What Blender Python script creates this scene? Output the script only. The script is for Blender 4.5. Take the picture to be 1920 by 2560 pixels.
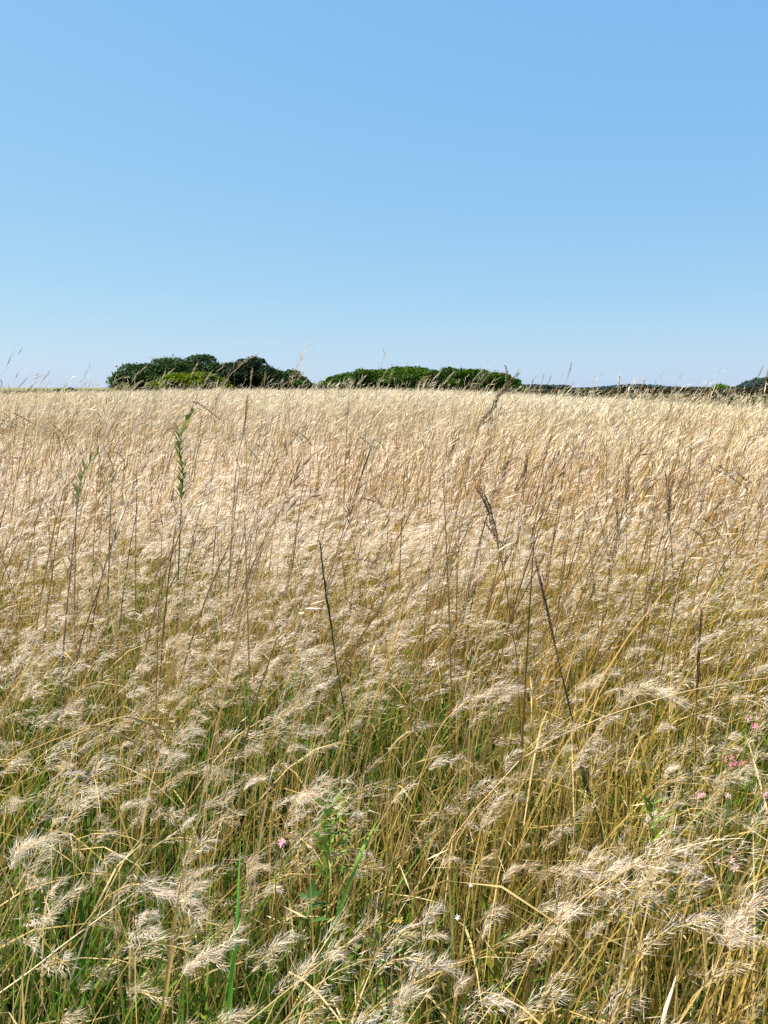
import bpy, math, random
import numpy as np
from mathutils import Vector, Matrix

# ------------------------------------------------------------------ scene, camera, sky, sun
scene = bpy.context.scene
for o in list(bpy.data.objects):
    bpy.data.objects.remove(o)
COL = scene.collection
R = math.radians

CAM_H = 1.27
PITCH = math.atan((1280 - 966) / 1924.0)          # horizon sits well above the middle of the frame
FPX = 1924.0                                       # focal length in photo pixels (26 mm equivalent)
cam_d = bpy.data.cameras.new('camera')
cam_d.sensor_fit = 'VERTICAL'
cam_d.sensor_height = 34.6
cam_d.lens = 26.0
cam_d.clip_start = 0.02
cam_d.clip_end = 4000
cam = bpy.data.objects.new('camera', cam_d)
cam.location = (0, 0, CAM_H)
cam.rotation_euler = (math.pi / 2 - PITCH, 0, 0)
COL.objects.link(cam)
scene.camera = cam

EXPOSURE = 1.3
SUN_AZ, SUN_EL = -75.0, 58.0                       # degrees: clockwise from +Y, above the horizon
world = bpy.data.worlds.new('World')
scene.world = world
world.use_nodes = True
wn, wl = world.node_tree.nodes, world.node_tree.links
wn.clear()
sky = wn.new('ShaderNodeTexSky')
sky.sky_type = 'NISHITA'
sky.sun_disc = False
sky.sun_elevation = R(SUN_EL)
sky.sun_rotation = R(SUN_AZ)
sky.altitude = 0
sky.air_density = 1.0
sky.dust_density = 0.3
sky.ozone_density = 4.0
# even out the sky as the phone's processing does: one power and one gain per channel, the same everywhere
sep = wn.new('ShaderNodeSeparateColor'); cmb = wn.new('ShaderNodeCombineColor')
wl.new(sky.outputs[0], sep.inputs[0])
for k, (power, gain) in enumerate(((0.60, 0.695), (0.37, 0.81), (0.10, 0.925))):
    m1 = wn.new('ShaderNodeMath'); m1.operation = 'MULTIPLY'; m1.inputs[1].default_value = 0.12
    m2 = wn.new('ShaderNodeMath'); m2.operation = 'POWER'; m2.inputs[1].default_value = power
    m3 = wn.new('ShaderNodeMath'); m3.operation = 'MULTIPLY'; m3.inputs[1].default_value = gain / (0.15 * 2 ** EXPOSURE)
    wl.new(sep.outputs[k], m1.inputs[0]); wl.new(m1.outputs[0], m2.inputs[0])
    wl.new(m2.outputs[0], m3.inputs[0]); wl.new(m3.outputs[0], cmb.inputs[k])
bg = wn.new('ShaderNodeBackground')
bg.inputs['Strength'].default_value = 0.15
wo = wn.new('ShaderNodeOutputWorld')
wl.new(cmb.outputs[0], bg.inputs[0])
wl.new(bg.outputs[0], wo.inputs[0])

sun_d = bpy.data.lights.new('sun', 'SUN')
sun_d.energy = 4.9
sun_d.angle = R(0.53)
sun_d.color = (1.0, 0.95, 0.87)
sun = bpy.data.objects.new('sun', sun_d)
a, e = R(SUN_AZ), R(SUN_EL)
to_sun = Vector((math.sin(a) * math.cos(e), math.cos(a) * math.cos(e), math.sin(e)))
sun.rotation_euler = to_sun.to_track_quat('Z', 'Y').to_euler()
sun.location = to_sun * 50
COL.objects.link(sun)

vs = scene.view_settings
vs.view_transform = 'Standard'
vs.look = 'None'
vs.exposure = EXPOSURE
vs.gamma = 1.0
vs.use_curve_mapping = False
scene.render.engine = 'CYCLES'
cy = scene.cycles
cy.max_bounces = 4
cy.diffuse_bounces = 4
cy.glossy_bounces = 2
cy.transmission_bounces = 4
cy.transparent_max_bounces = 8
cy.use_denoising = False
cy.sample_clamp_indirect = 8.0
cy.pixel_filter_type = 'BLACKMAN_HARRIS'
cy.filter_width = 1.5

# ------------------------------------------------------------------ geometry helpers
rng = np.random.default_rng(11)
random.seed(5)


def px(x, y, Y):
    """World point on the photo ray through source pixel (x, y) at world depth Y."""
    u, v = (x - 960) / FPX, (1280 - y) / FPX
    c, s = math.cos(PITCH), math.sin(PITCH)
    d = Vector((u, c + v * s, -s + v * c))
    t = Y / d.y
    return Vector((d.x * t, Y, CAM_H + d.z * t))


def ground_z(x, y):
    """Gently rolling meadow: level by the camera, dipping towards the far right hedge."""
    x = np.asarray(x, float); y = np.asarray(y, float)
    far = np.clip((y - 8) / 55.0, 0, 1.4)
    u = x / np.maximum(y, 4)
    right = np.clip((u - 0.02) / 0.48, 0, 1.3)
    z = -1.75 * far * right ** 1.25 - 0.05 * far
    z = z - 0.38 * far * np.clip((-u - 0.25) / 0.25, 0, 1.4)
    z = z + 0.03 * np.sin(x * 0.7 + 1.3) * np.cos(y * 0.53) + 0.05 * np.sin(x * 0.13 + 0.4) * np.sin(y * 0.11 + 1.0)
    return z - 3.5 * np.clip((y - 78) / 90.0, 0, 1)


def vnoise(x, y, s, seed=0):
    """Smooth value noise in 0..1 on arrays."""
    x = np.asarray(x) / s + seed * 17.3; y = np.asarray(y) / s - seed * 9.1
    xi, yi = np.floor(x), np.floor(y)
    fx, fy = x - xi, y - yi
    fx, fy = fx * fx * (3 - 2 * fx), fy * fy * (3 - 2 * fy)
    def h(i, j):
        v = np.sin(i * 127.1 + j * 311.7 + seed * 74.7) * 43758.5453
        return v - np.floor(v)
    return (h(xi, yi) * (1 - fx) + h(xi + 1, yi) * fx) * (1 - fy) + (h(xi, yi + 1) * (1 - fx) + h(xi + 1, yi + 1) * fx) * fy


def nrm(v):
    return v / np.maximum(np.linalg.norm(v, axis=-1, keepdims=True), 1e-9)


class Tris:
    """Collects vertices, triangles and one colour per vertex."""
    def __init__(self):
        self.v, self.f, self.c, self.n = [], [], [], 0

    def add(self, v, f, c):
        v = np.asarray(v, np.float32).reshape(-1, 3)
        self.v.append(v); self.f.append(np.asarray(f, np.int64).reshape(-1, 3) + self.n)
        self.c.append(np.asarray(np.broadcast_to(c, v.shape), np.float32)); self.n += len(v)

    def ribbons(self, p0, p1, p2, w, c0, c1, S=5, tip=0.12, base=0.8, yaw=None, g=None):
        """Bent flat strips p0 -> p1 -> p2 (quadratic), N of them."""
        N = len(p0)
        t = np.linspace(0, 1, S + 1)[None, :, None]
        P = (1 - t) ** 2 * p0[:, None] + 2 * t * (1 - t) * p1[:, None] + t * t * p2[:, None]
        T = nrm(2 * (1 - t) * (p1 - p0)[:, None] + 2 * t * (p2 - p1)[:, None])
        if yaw is None:
            yaw = (g or rng).uniform(0, math.pi, N)
        side = np.stack([np.cos(yaw), np.sin(yaw), np.zeros(N)], -1)[:, None]
        side = nrm(side - (side * T).sum(-1, keepdims=True) * T)
        tt = np.linspace(0, 1, S + 1)
        prof = np.where(tt < 0.35, base + (1 - base) * tt / 0.35, 1 - (1 - tip) * ((tt - 0.35) / 0.65) ** 1.6)
        hw = 0.5 * np.asarray(w).reshape(-1, 1, 1) * prof[None, :, None]
        V = np.stack([P - side * hw, P + side * hw], 2)                      # N,S+1,2,3
        c0 = np.asarray(c0)[:, None, None]; c1 = np.asarray(c1)[:, None, None]
        C = (c0 + (c1 - c0) * tt[None, :, None, None]) * np.ones((1, 1, 2, 1))
        i = (np.arange(N) * (S + 1) * 2)[:, None] + np.arange(S)[None] * 2
        F = np.stack([np.stack([i, i + 1, i + 3], -1), np.stack([i, i + 3, i + 2], -1)], -2)
        self.add(V, F, C.reshape(-1, 3))

    def slivers(self, p, d, L, w, c, g=None):
        """One thin triangle each: wide foot at p, point at p + d L."""
        N = len(p)
        r = nrm((g or rng).normal(size=(N, 3)))
        s = nrm(np.cross(d, r)) * (0.5 * np.asarray(w)).reshape(-1, 1)
        m = p + d * (np.asarray(L).reshape(-1, 1) * 0.35)
        V = np.stack([p, m - s, p + d * np.asarray(L).reshape(-1, 1), m + s], 1)
        i = np.arange(N) * 4
        F = np.stack([np.stack([i, i + 1, i + 2], -1), np.stack([i, i + 2, i + 3], -1)], 1)
        self.add(V, F, np.repeat(np.asarray(c), 4, axis=0))

    def hairs(self, p, d, L, w, c, g=None):
        """One thin triangle each, foot at p."""
        N = len(p)
        r = nrm((g or rng).normal(size=(N, 3)))
        s = nrm(np.cross(d, r)) * (0.5 * np.asarray(w)).reshape(-1, 1)
        V = np.stack([p - s, p + s, p + d * np.asarray(L).reshape(-1, 1)], 1)
        self.add(V, np.arange(3 * N).reshape(-1, 3), np.repeat(np.asarray(c), 3, axis=0))

    def tube(self, pts, rad, col, sides=5, col1=None):
        pts = np.asarray([tuple(p) for p in pts], float); n = len(pts)
        rad = np.broadcast_to(np.asarray(rad, float), (n,))
        T = nrm(np.gradient(pts, axis=0))
        ref = np.array([0.31, 0.9, 0.3]); A = nrm(np.cross(T, ref)); B = np.cross(T, A)
        th = np.arange(sides) * 2 * math.pi / sides
        V = pts[:, None] + rad[:, None, None] * (A[:, None] * np.cos(th)[None, :, None] + B[:, None] * np.sin(th)[None, :, None])
        F = []
        for i in range(n - 1):
            for k in range(sides):
                q = (i * sides + k, i * sides + (k + 1) % sides, (i + 1) * sides + (k + 1) % sides, (i + 1) * sides + k)
                F += [(q[0], q[1], q[2]), (q[0], q[2], q[3])]
        for k in range(1, sides - 1):
            F.append(((n - 1) * sides, (n - 1) * sides + k, (n - 1) * sides + k + 1))
        c = np.asarray(col, float); c1 = c if col1 is None else np.asarray(col1, float)
        C = np.repeat(c + (c1 - c) * np.linspace(0, 1, n)[:, None], sides, axis=0)
        self.add(V, F, C)

    def grains(self, p, d, L, w, c, g=None):
        """Spindle-shaped grains (octahedra), N of them."""
        p = np.asarray(p, float); d = nrm(np.asarray(d, float)); N = len(p)
        r = nrm((g or rng).normal(size=(N, 3)))
        s = nrm(np.cross(d, r)); q = np.cross(d, s)
        L = np.asarray(L, float).reshape(-1, 1); w = 0.5 * np.asarray(w, float).reshape(-1, 1)
        m = p + d * L * 0.42
        V = np.stack([p, m + s * w, m + q * w, m - s * w, m - q * w, p + d * L], 1)
        i = (np.arange(N) * 6)[:, None]
        fs = []
        for k in range(4):
            fs.append(np.stack([i[:, 0], i[:, 0] + 1 + k, i[:, 0] + 1 + (k + 1) % 4], -1))
            fs.append(np.stack([i[:, 0] + 5, i[:, 0] + 1 + (k + 1) % 4, i[:, 0] + 1 + k], -1))
        c = np.broadcast_to(np.asarray(c, float), (N, 3))
        self.add(V, np.stack(fs, 1), np.repeat(c, 6, axis=0))

    def mesh(self, name, material):
        v = np.concatenate(self.v); f = np.concatenate(self.f); c = np.concatenate(self.c)
        me = bpy.data.meshes.new(name)
        me.vertices.add(len(v)); me.vertices.foreach_set('co', v.ravel())
        me.loops.add(f.size); me.loops.foreach_set('vertex_index', f.ravel().astype(np.int32))
        me.polygons.add(len(f)); me.polygons.foreach_set('loop_start', (np.arange(len(f)) * 3).astype(np.int32))
        at = me.color_attributes.new('tint', 'FLOAT_COLOR', 'POINT')
        at.data.foreach_set('color', np.concatenate([c, np.ones((len(c), 1), np.float32)], 1).ravel().astype(np.float32))
        me.materials.append(material)
        me.update(calc_edges=True)
        return me


def link(name, me, parent=None, loc=None):
    o = bpy.data.objects.new(name, me)
    COL.objects.link(o)
    if parent is not None:
        o.parent = parent
    if loc is not None:
        o.location = loc
    return o


def tag(o, label=None, cat=None, group=None, kind=None):
    if label: o['label'] = label
    if cat: o['category'] = cat
    if group: o['group'] = group
    if kind: o['kind'] = kind
    return o


def thing(name, loc, label, cat, group=None):
    o = bpy.data.objects.new(name, None)
    o.empty_display_size = 0.1
    o.location = loc
    COL.objects.link(o)
    return tag(o, label, cat, group)


# ------------------------------------------------------------------ materials
def plant_material(name, translucency=0.35, rough=0.55, spec=0.25, vary=0.18, noise=True):
    """Thin plant tissue: its own tint per strand, some light passing through, slight plant-to-plant change."""
    m = bpy.data.materials.new(name); m.use_nodes = True
    n, l = m.node_tree.nodes, m.node_tree.links
    n.clear()
    out = n.new('ShaderNodeOutputMaterial')
    att = n.new('ShaderNodeAttribute'); att.attribute_name = 'tint'
    info = n.new('ShaderNodeObjectInfo')
    hsv = n.new('ShaderNodeHueSaturation')
    mr = n.new('ShaderNodeMapRange'); mr.inputs[3].default_value = 1 - vary; mr.inputs[4].default_value = 1 + vary
    l.new(info.outputs['Random'], mr.inputs[0]); l.new(mr.outputs[0], hsv.inputs['Value'])
    mh = n.new('ShaderNodeMapRange'); mh.inputs[3].default_value = 0.49; mh.inputs[4].default_value = 0.508
    mul = n.new('ShaderNodeMath'); mul.operation = 'MULTIPLY'; mul.inputs[1].default_value = 7.31
    fr = n.new('ShaderNodeMath'); fr.operation = 'FRACT'
    l.new(info.outputs['Random'], mul.inputs[0]); l.new(mul.outputs[0], fr.inputs[0])
    l.new(fr.outputs[0], mh.inputs[0]); l.new(mh.outputs[0], hsv.inputs['Hue'])
    geo = n.new('ShaderNodeNewGeometry')
    nz = n.new('ShaderNodeTexNoise'); nz.inputs['Scale'].default_value = 0.16; nz.inputs['Detail'].default_value = 3
    l.new(geo.outputs['Position'], nz.inputs['Vector'])
    sr = n.new('ShaderNodeMapRange'); sr.inputs[1].default_value = 0.35; sr.inputs[2].default_value = 0.65
    sr.inputs[3].default_value = 0.86; sr.inputs[4].default_value = 1.12
    l.new(nz.outputs[0], sr.inputs[0]); l.new(sr.outputs[0], hsv.inputs['Saturation'])
    l.new(att.outputs['Color'], hsv.inputs['Color'])
    p = n.new('ShaderNodeBsdfPrincipled')
    p.inputs['Roughness'].default_value = rough
    p.inputs['Specular IOR Level'].default_value = spec
    l.new(hsv.outputs[0], p.inputs['Base Color'])
    tr = n.new('ShaderNodeBsdfTranslucent'); l.new(hsv.outputs[0], tr.inputs[0])
    mix = n.new('ShaderNodeMixShader'); mix.inputs[0].default_value = translucency
    l.new(p.outputs[0], mix.inputs[1]); l.new(tr.outputs[0], mix.inputs[2])
    l.new(mix.outputs[0], out.inputs[0])
    return m


M_GRASS = plant_material('grass_blade', 0.34, 0.50, 0.15)
M_STRAW = plant_material('dry_straw', 0.28, 0.50, 0.25)
M_FLUFF = plant_material('seed_fluff', 0.46, 0.8, 0.05, 0.08)
M_LEAF = plant_material('shrub_leaf', 0.32, 0.60, 0.06, 0.12)
M_STEM = plant_material('stalk', 0.05, 0.55, 0.25, 0.05)
M_WEED = plant_material('weed_leaf', 0.36, 0.50, 0.15, 0.05)


def soil_material():
    m = bpy.data.materials.new('meadow_ground'); m.use_nodes = True
    n, l = m.node_tree.nodes, m.node_tree.links
    p = n['Principled BSDF']; p.inputs['Roughness'].default_value = 0.95
    p.inputs['Specular IOR Level'].default_value = 0.1
    tc = n.new('ShaderNodeTexCoord')
    a1 = n.new('ShaderNodeTexNoise'); a1.inputs['Scale'].default_value = 9.0; a1.inputs['Detail'].default_value = 8
    a2 = n.new('ShaderNodeTexNoise'); a2.inputs['Scale'].default_value = 0.12; a2.inputs['Detail'].default_value = 5
    l.new(tc.outputs['Object'], a1.inputs[0]); l.new(tc.outputs['Object'], a2.inputs[0])
    r1 = n.new('ShaderNodeValToRGB')
    r1.color_ramp.elements[0].position = 0.35; r1.color_ramp.elements[0].color = (0.045, 0.05, 0.016, 1)
    r1.color_ramp.elements[1].position = 0.68; r1.color_ramp.elements[1].color = (0.16, 0.125, 0.06, 1)
    l.new(a1.outputs[0], r1.inputs[0])
    r2 = n.new('ShaderNodeValToRGB')
    r2.color_ramp.elements[0].position = 0.4; r2.color_ramp.elements[0].color = (0.10, 0.13, 0.035, 1)
    r2.color_ramp.elements[1].position = 0.62; r2.color_ramp.elements[1].color = (0.30, 0.24, 0.11, 1)
    l.new(a2.outputs[0], r2.inputs[0])
    mx = n.new('ShaderNodeMix'); mx.data_type = 'RGBA'; mx.inputs[0].default_value = 0.35
    l.new(r1.outputs[0], mx.inputs[6]); l.new(r2.outputs[0], mx.inputs[7])
    l.new(mx.outputs[2], p.inputs['Base Color'])
    b = n.new('ShaderNodeBump'); b.inputs['Distance'].default_value = 0.03; b.inputs['Strength'].default_value = 0.8
    l.new(a1.outputs[0], b.inputs['Height']); l.new(b.outputs[0], p.inputs['Normal'])
    return m


# ------------------------------------------------------------------ ground to the horizon
def build_ground():
    ys = np.concatenate([np.linspace(-60, -4, 15), np.linspace(-3, 20, 60), np.linspace(21, 110, 90), np.geomspace(115, 3000, 30)])
    xs = np.concatenate([-np.geomspace(3000, 90, 26), np.linspace(-85, 85, 120), np.geomspace(90, 3000, 26)])
    X, Y = np.meshgrid(xs, ys)
    Z = ground_z(X, Y)
    v = np.stack([X, Y, Z], -1).reshape(-1, 3)
    nx, ny = len(xs), len(ys)
    idx = np.arange(nx * ny).reshape(ny, nx)
    f = np.stack([idx[:-1, :-1], idx[:-1, 1:], idx[1:, 1:], idx[1:, :-1]], -1).reshape(-1, 4)
    me = bpy.data.meshes.new('ground')
    me.from_pydata(v.tolist(), [], f.tolist())
    me.materials.append(soil_material())
    me.polygons.foreach_set('use_smooth', np.ones(len(f), bool))
    tag(link('ground', me), kind='structure')


build_ground()

# ------------------------------------------------------------------ colours (albedo)
def mixc(a, b, t):
    a, b = np.asarray(a, float), np.asarray(b, float)
    return a + (b - a) * np.asarray(t)[:, None]


GREEN_D, GREEN_B, YGREEN = (0.014, 0.052, 0.003), (0.085, 0.215, 0.006), (0.20, 0.235, 0.008)
OCHRE, OLIVE, STRAW, PALE = (0.36, 0.225, 0.014), (0.085, 0.092, 0.005), (0.62, 0.44, 0.19), (0.78, 0.66, 0.44)  # olive and deep green root ends darkened to imitate shade in the gaps
FLUFF_A, FLUFF_B, FLUFF_C = (0.89, 0.78, 0.62), (0.90, 0.76, 0.67), (0.74, 0.59, 0.39)
BROWN_A, BROWN_B = (0.40, 0.26, 0.13), (0.20, 0.115, 0.055)


def heads(tb, g, base, d0, d1, L, M, hair, hw, fat, loose=1.0, ripe=0.0):
    """Feathery seed heads: hairs filling a spindle round a bending axis, plus fine branchlets."""
    N = len(base)
    t = np.sort(g.uniform(0.02, 1, (N, M)), axis=1)[..., None]
    ax = base[:, None] + L[:, None, None] * (t * d0[:, None] + 0.5 * t * t * (d1 - d0)[:, None])
    T = nrm(d0[:, None] + (d1 - d0)[:, None] * t)
    # hairs sit on a few side branches, so the head breaks into wisps
    nb = max(3, M // 9)
    br = g.integers(0, nb, (N, M))
    radb = g.normal(size=(N, nb, 3))
    rad = np.take_along_axis(radb, br[..., None], axis=1) + g.normal(0, 0.30, (N, M, 3))
    rad -= (rad * T).sum(-1, keepdims=True) * T; rad = nrm(rad)
    env = fat[:, None, None] * L[:, None, None] * np.power(t, 0.6) * (1.12 - t) * 1.5
    off = rad * env * np.sqrt(g.uniform(0, 1, (N, M, 1)))
    wind = np.array([0.55, 0.0, -0.10])
    dirs = nrm(T + loose * rad * g.uniform(0.15, 1.0, (N, M, 1)) + wind * g.uniform(0, 1, (N, M, 1)) + loose * g.normal(0, 0.22, (N, M, 3)))
    hl = hair * g.uniform(0.4, 1.6, (N, M))
    P = (ax + off).reshape(-1, 3)
    k = np.repeat(g.uniform(0, 1, N), M); k2 = g.uniform(0, 1, N * M)
    c = mixc(FLUFF_A, FLUFF_B, k); c = c + (np.array(FLUFF_C) - c) * (k2 ** 2 * 0.8)[:, None]
    c = c + (np.array((0.56, 0.40, 0.17)) - c) * (ripe * np.repeat(g.uniform(0, 1, N), M))[:, None]
    tb.hairs(P, dirs.reshape(-1, 3), hl.ravel(), np.full(N * M, hw) * g.uniform(0.6, 1.4, N * M), c, g)
    B = max(2, M // 7)
    sel = np.arange(0, M, max(1, M // B))[:B]
    p = ax[:, sel].reshape(-1, 3); q = (ax + off)[:, sel].reshape(-1, 3)
    dd = q - p; ln = np.linalg.norm(dd, axis=1)
    tb.hairs(p, nrm(dd + 1e-6), ln * 1.4, np.full(len(p), hw * 0.6), np.tile(np.array(STRAW), (len(p), 1)), g)


def fluffy_fill(tb, g, b, M, hair, hw, sw, S, Ls=1.0, Hs=1.0, loose=1.0, ripe=0.0, wisp=1.0):
    """Feather-headed grass rooted at b, bent over by a wind from the left."""
    n = len(b)
    h = g.normal(0.47, 0.10, n).clip(0.24, 0.74) * (0.86 + 0.30 * vnoise(b[:, 0], b[:, 1], 0.8, 4))
    lod = g.uniform(0, 1, n) < 0.14                                      # lodged stems lean right over
    lean = np.where(lod, g.uniform(0.4, 1.1, n), g.normal(0.16, 0.13, n)); dy = g.normal(0, 0.10, n)
    h = np.where(lod, h * 0.85, h) * Hs
    p2 = b + np.stack([lean * h * 1.25, dy, h], -1)
    p1 = b + np.stack([lean * h * np.where(lod, 0.55, 0.25), dy * 0.3, h * 0.65], -1)
    k = g.uniform(0, 1, n)
    c0 = mixc(OLIVE, OCHRE, k * 0.9); c1 = mixc(OCHRE, STRAW, g.uniform(0.0, 1, n))
    tb.ribbons(b, p1, p2, sw * g.uniform(0.6, 1.5, n), c0, c1, S, 0.4, 0.9, g=g)
    d0 = nrm(p2 - p1)
    ang = g.normal(0.10, 0.42, n)
    d1 = nrm(np.stack([np.cos(ang), g.normal(0, 0.55, n), np.sin(ang) - 0.10], -1))
    L = g.uniform(0.06, 0.17, n) * g.uniform(0.8, 1.3, n) * Ls
    e = p2 + L[:, None] * (d0 + 0.5 * (d1 - d0)); m = p2 + L[:, None] * 0.5 * d0
    tb.ribbons(p2, m, e, np.full(n, sw * 0.5), c1, c1, max(2, S - 2), 0.3, 1.0, g=g)
    heads(tb, g, p2, d0, d1, L, M, hair, hw, g.uniform(0.08, 0.19, n) * wisp, loose, ripe)


def green_fill(tb, g, b, w, S):
    """Living undergrowth: green blades, ochre sheaths, bent straw leaves."""
    n = len(b)
    kind = g.uniform(0, 1, n) + 0.75 * (vnoise(b[:, 0], b[:, 1], 0.42, 6) - 0.5)
    isg = kind < 0.56
    h = np.where(isg, g.uniform(0.14, 0.36, n) + 0.16 * vnoise(b[:, 0], b[:, 1], 0.5, 9), g.uniform(0.26, 0.60, n))
    az = g.uniform(0, 2 * math.pi, n); r = np.where(isg, g.uniform(0.05, 0.6, n), np.abs(g.normal(0.05, 0.26, n))) * h
    off = np.stack([np.cos(az) * r + 0.05 * h, np.sin(az) * r], -1)
    droop = np.where(g.uniform(0, 1, n) < 0.25, g.uniform(0.5, 0.85, n), 1.0)
    p2 = b + np.concatenate([off * (1 + 0.7 * (1 - droop))[:, None], (h * droop)[:, None]], 1)
    p1 = b + np.concatenate([off * 0.22, (h * 0.72)[:, None]], 1)
    k = g.uniform(0, 1, n); is_g = isg[:, None]
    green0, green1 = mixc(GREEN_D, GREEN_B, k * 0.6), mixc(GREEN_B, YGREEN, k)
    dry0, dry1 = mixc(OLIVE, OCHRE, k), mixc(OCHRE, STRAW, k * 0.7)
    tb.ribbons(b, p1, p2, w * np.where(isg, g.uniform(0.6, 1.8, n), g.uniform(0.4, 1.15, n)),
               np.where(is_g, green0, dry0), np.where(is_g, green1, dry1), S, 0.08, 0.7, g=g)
    q = max(1, n // 22)
    b = b[g.integers(0, n, q)] + np.stack([0 * np.ones(q), np.zeros(q), g.uniform(0.05, 0.45, q)], -1)
    az = g.normal(0.0, 1.0, q); L = g.uniform(0.10, 0.36, q)
    d = np.stack([np.cos(az), np.sin(az), np.zeros(q)], -1)
    p1 = b + d * (L * 0.5)[:, None] + np.array([0, 0, 1]) * (L * g.uniform(0.2, 0.6, q))[:, None]
    p2 = b + d * L[:, None] + np.array([0, 0, 1]) * (L * g.uniform(-0.3, 0.4, q))[:, None]
    c = mixc(OCHRE, STRAW, g.uniform(0.3, 1, q))
    tb.ribbons(b, p1, p2, w * g.uniform(0.3, 0.9, q), c * 0.9, c, S, 0.1, 0.8, g=g)
    q = max(1, n // 3)                                           # loose broken bits caught between the stems
    b = b[g.integers(0, len(b), q)] * np.array([1, 1, 0]) + np.stack([g.normal(0, .12, q), g.normal(0, .12, q), np.abs(g.normal(0.22, .16, q))], -1)
    d = nrm(g.normal(size=(q, 3)) * np.array([1, 1, .7]) + np.array([.35, 0, .1]))
    c = mixc(OLIVE, STRAW, g.uniform(0.2, 1, q)); c = c + (np.array(PALE) - c) * (g.uniform(0, 1, q) ** 3)[:, None]
    tb.slivers(b, d, g.uniform(0.02, 0.11, q), w * g.uniform(0.25, 0.7, q), c, g)


def tall_fill(tb, g, b, sw, gw, S, ng, top=1.28, dark=1.0):
    """Thin upright stems carrying narrow brown-tan seed spikes above the rest."""
    n = len(b)
    h = g.normal(0.86, 0.11, n).clip(0.5, top)
    h = np.where((g.uniform(0, 1, n) < 0.030) & (top > 1.08), g.uniform(1.08, 1.34, n), h)
    lean = g.normal(0.17, 0.13, n); dy = g.normal(0, 0.08, n)
    p2 = b + np.stack([lean * h * 1.2, dy, h], -1); p1 = b + np.stack([lean * h * 0.4, dy * .4, h * 0.6], -1)
    k = g.uniform(0, 1, n)
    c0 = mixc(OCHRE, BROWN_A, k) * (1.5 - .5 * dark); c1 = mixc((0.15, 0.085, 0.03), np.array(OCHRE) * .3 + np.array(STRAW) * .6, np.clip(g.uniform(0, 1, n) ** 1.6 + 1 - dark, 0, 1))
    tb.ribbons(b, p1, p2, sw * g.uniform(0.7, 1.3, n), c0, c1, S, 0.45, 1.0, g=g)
    d = nrm(p2 - p1); L = g.uniform(0.06, 0.19, n)
    bend = nrm(d + np.stack([g.uniform(0.0, 0.9, n), g.normal(0, .2, n), -g.uniform(0, .5, n)], -1))
    t = np.linspace(0, 1, ng)[None, :, None]
    P = p2[:, None] + L[:, None, None] * (t * d[:, None] + 0.5 * t * t * (bend - d)[:, None]) - d[:, None] * 0.02
    D = nrm(d[:, None] + (bend - d)[:, None] * t + g.normal(0, 0.30, (n, ng, 3)))
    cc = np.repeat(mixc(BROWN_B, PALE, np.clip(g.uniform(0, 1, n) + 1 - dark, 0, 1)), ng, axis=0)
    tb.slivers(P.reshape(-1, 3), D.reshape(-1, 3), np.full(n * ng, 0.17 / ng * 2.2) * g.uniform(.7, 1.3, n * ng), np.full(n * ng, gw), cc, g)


# ------------------------------------------------------------------ scattering (one mass per kind of grass)
def roots(g, n, size):
    return np.stack([g.uniform(-.5, .5, n) * size, g.uniform(-.5, .5, n) * size, np.zeros(n)], -1)


NEAR = 4.2
def near_roots(g, per_m2, keep, clear, y0=-0.6):
    """Roots over the real, unrepeated strip nearest the camera."""
    half = 0.62 * NEAR + 1.3
    n = int(per_m2 * 2 * half * (NEAR - y0))
    x = g.uniform(-half, half, n); y = g.uniform(y0, NEAR, n)
    ok = (np.abs(x) < 0.62 * np.maximum(y, 0) + 1.3) & (np.hypot(x, y) > clear) & (g.uniform(0, 1, n) < keep(x, y))
    x, y = x[ok], y[ok]
    return np.stack([x, y, ground_z(x, y)], -1)


def patch_points(size, y0, y1, seed, wide=0.66, side=2.0):
    """Loose grid of patch centres from y0 to y1, filling the view and a margin each side."""
    g = np.random.default_rng(seed)
    half = wide * y1 + side; sp = size * 0.84
    nx, ny = int(2 * half / sp) + 1, max(1, int(round((y1 - y0) / sp)))
    X, Y = np.meshgrid(np.arange(nx), np.arange(ny))
    x = (X.ravel() + 0.5 * (Y.ravel() % 2) + g.uniform(-.2, .2, X.size)) * sp - half
    y = (Y.ravel() + 0.5 + g.uniform(-.15, .15, X.size)) * sp + y0
    ok = np.abs(x) < wide * np.maximum(y, 0) + side
    return x[ok], y[ok], g


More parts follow.
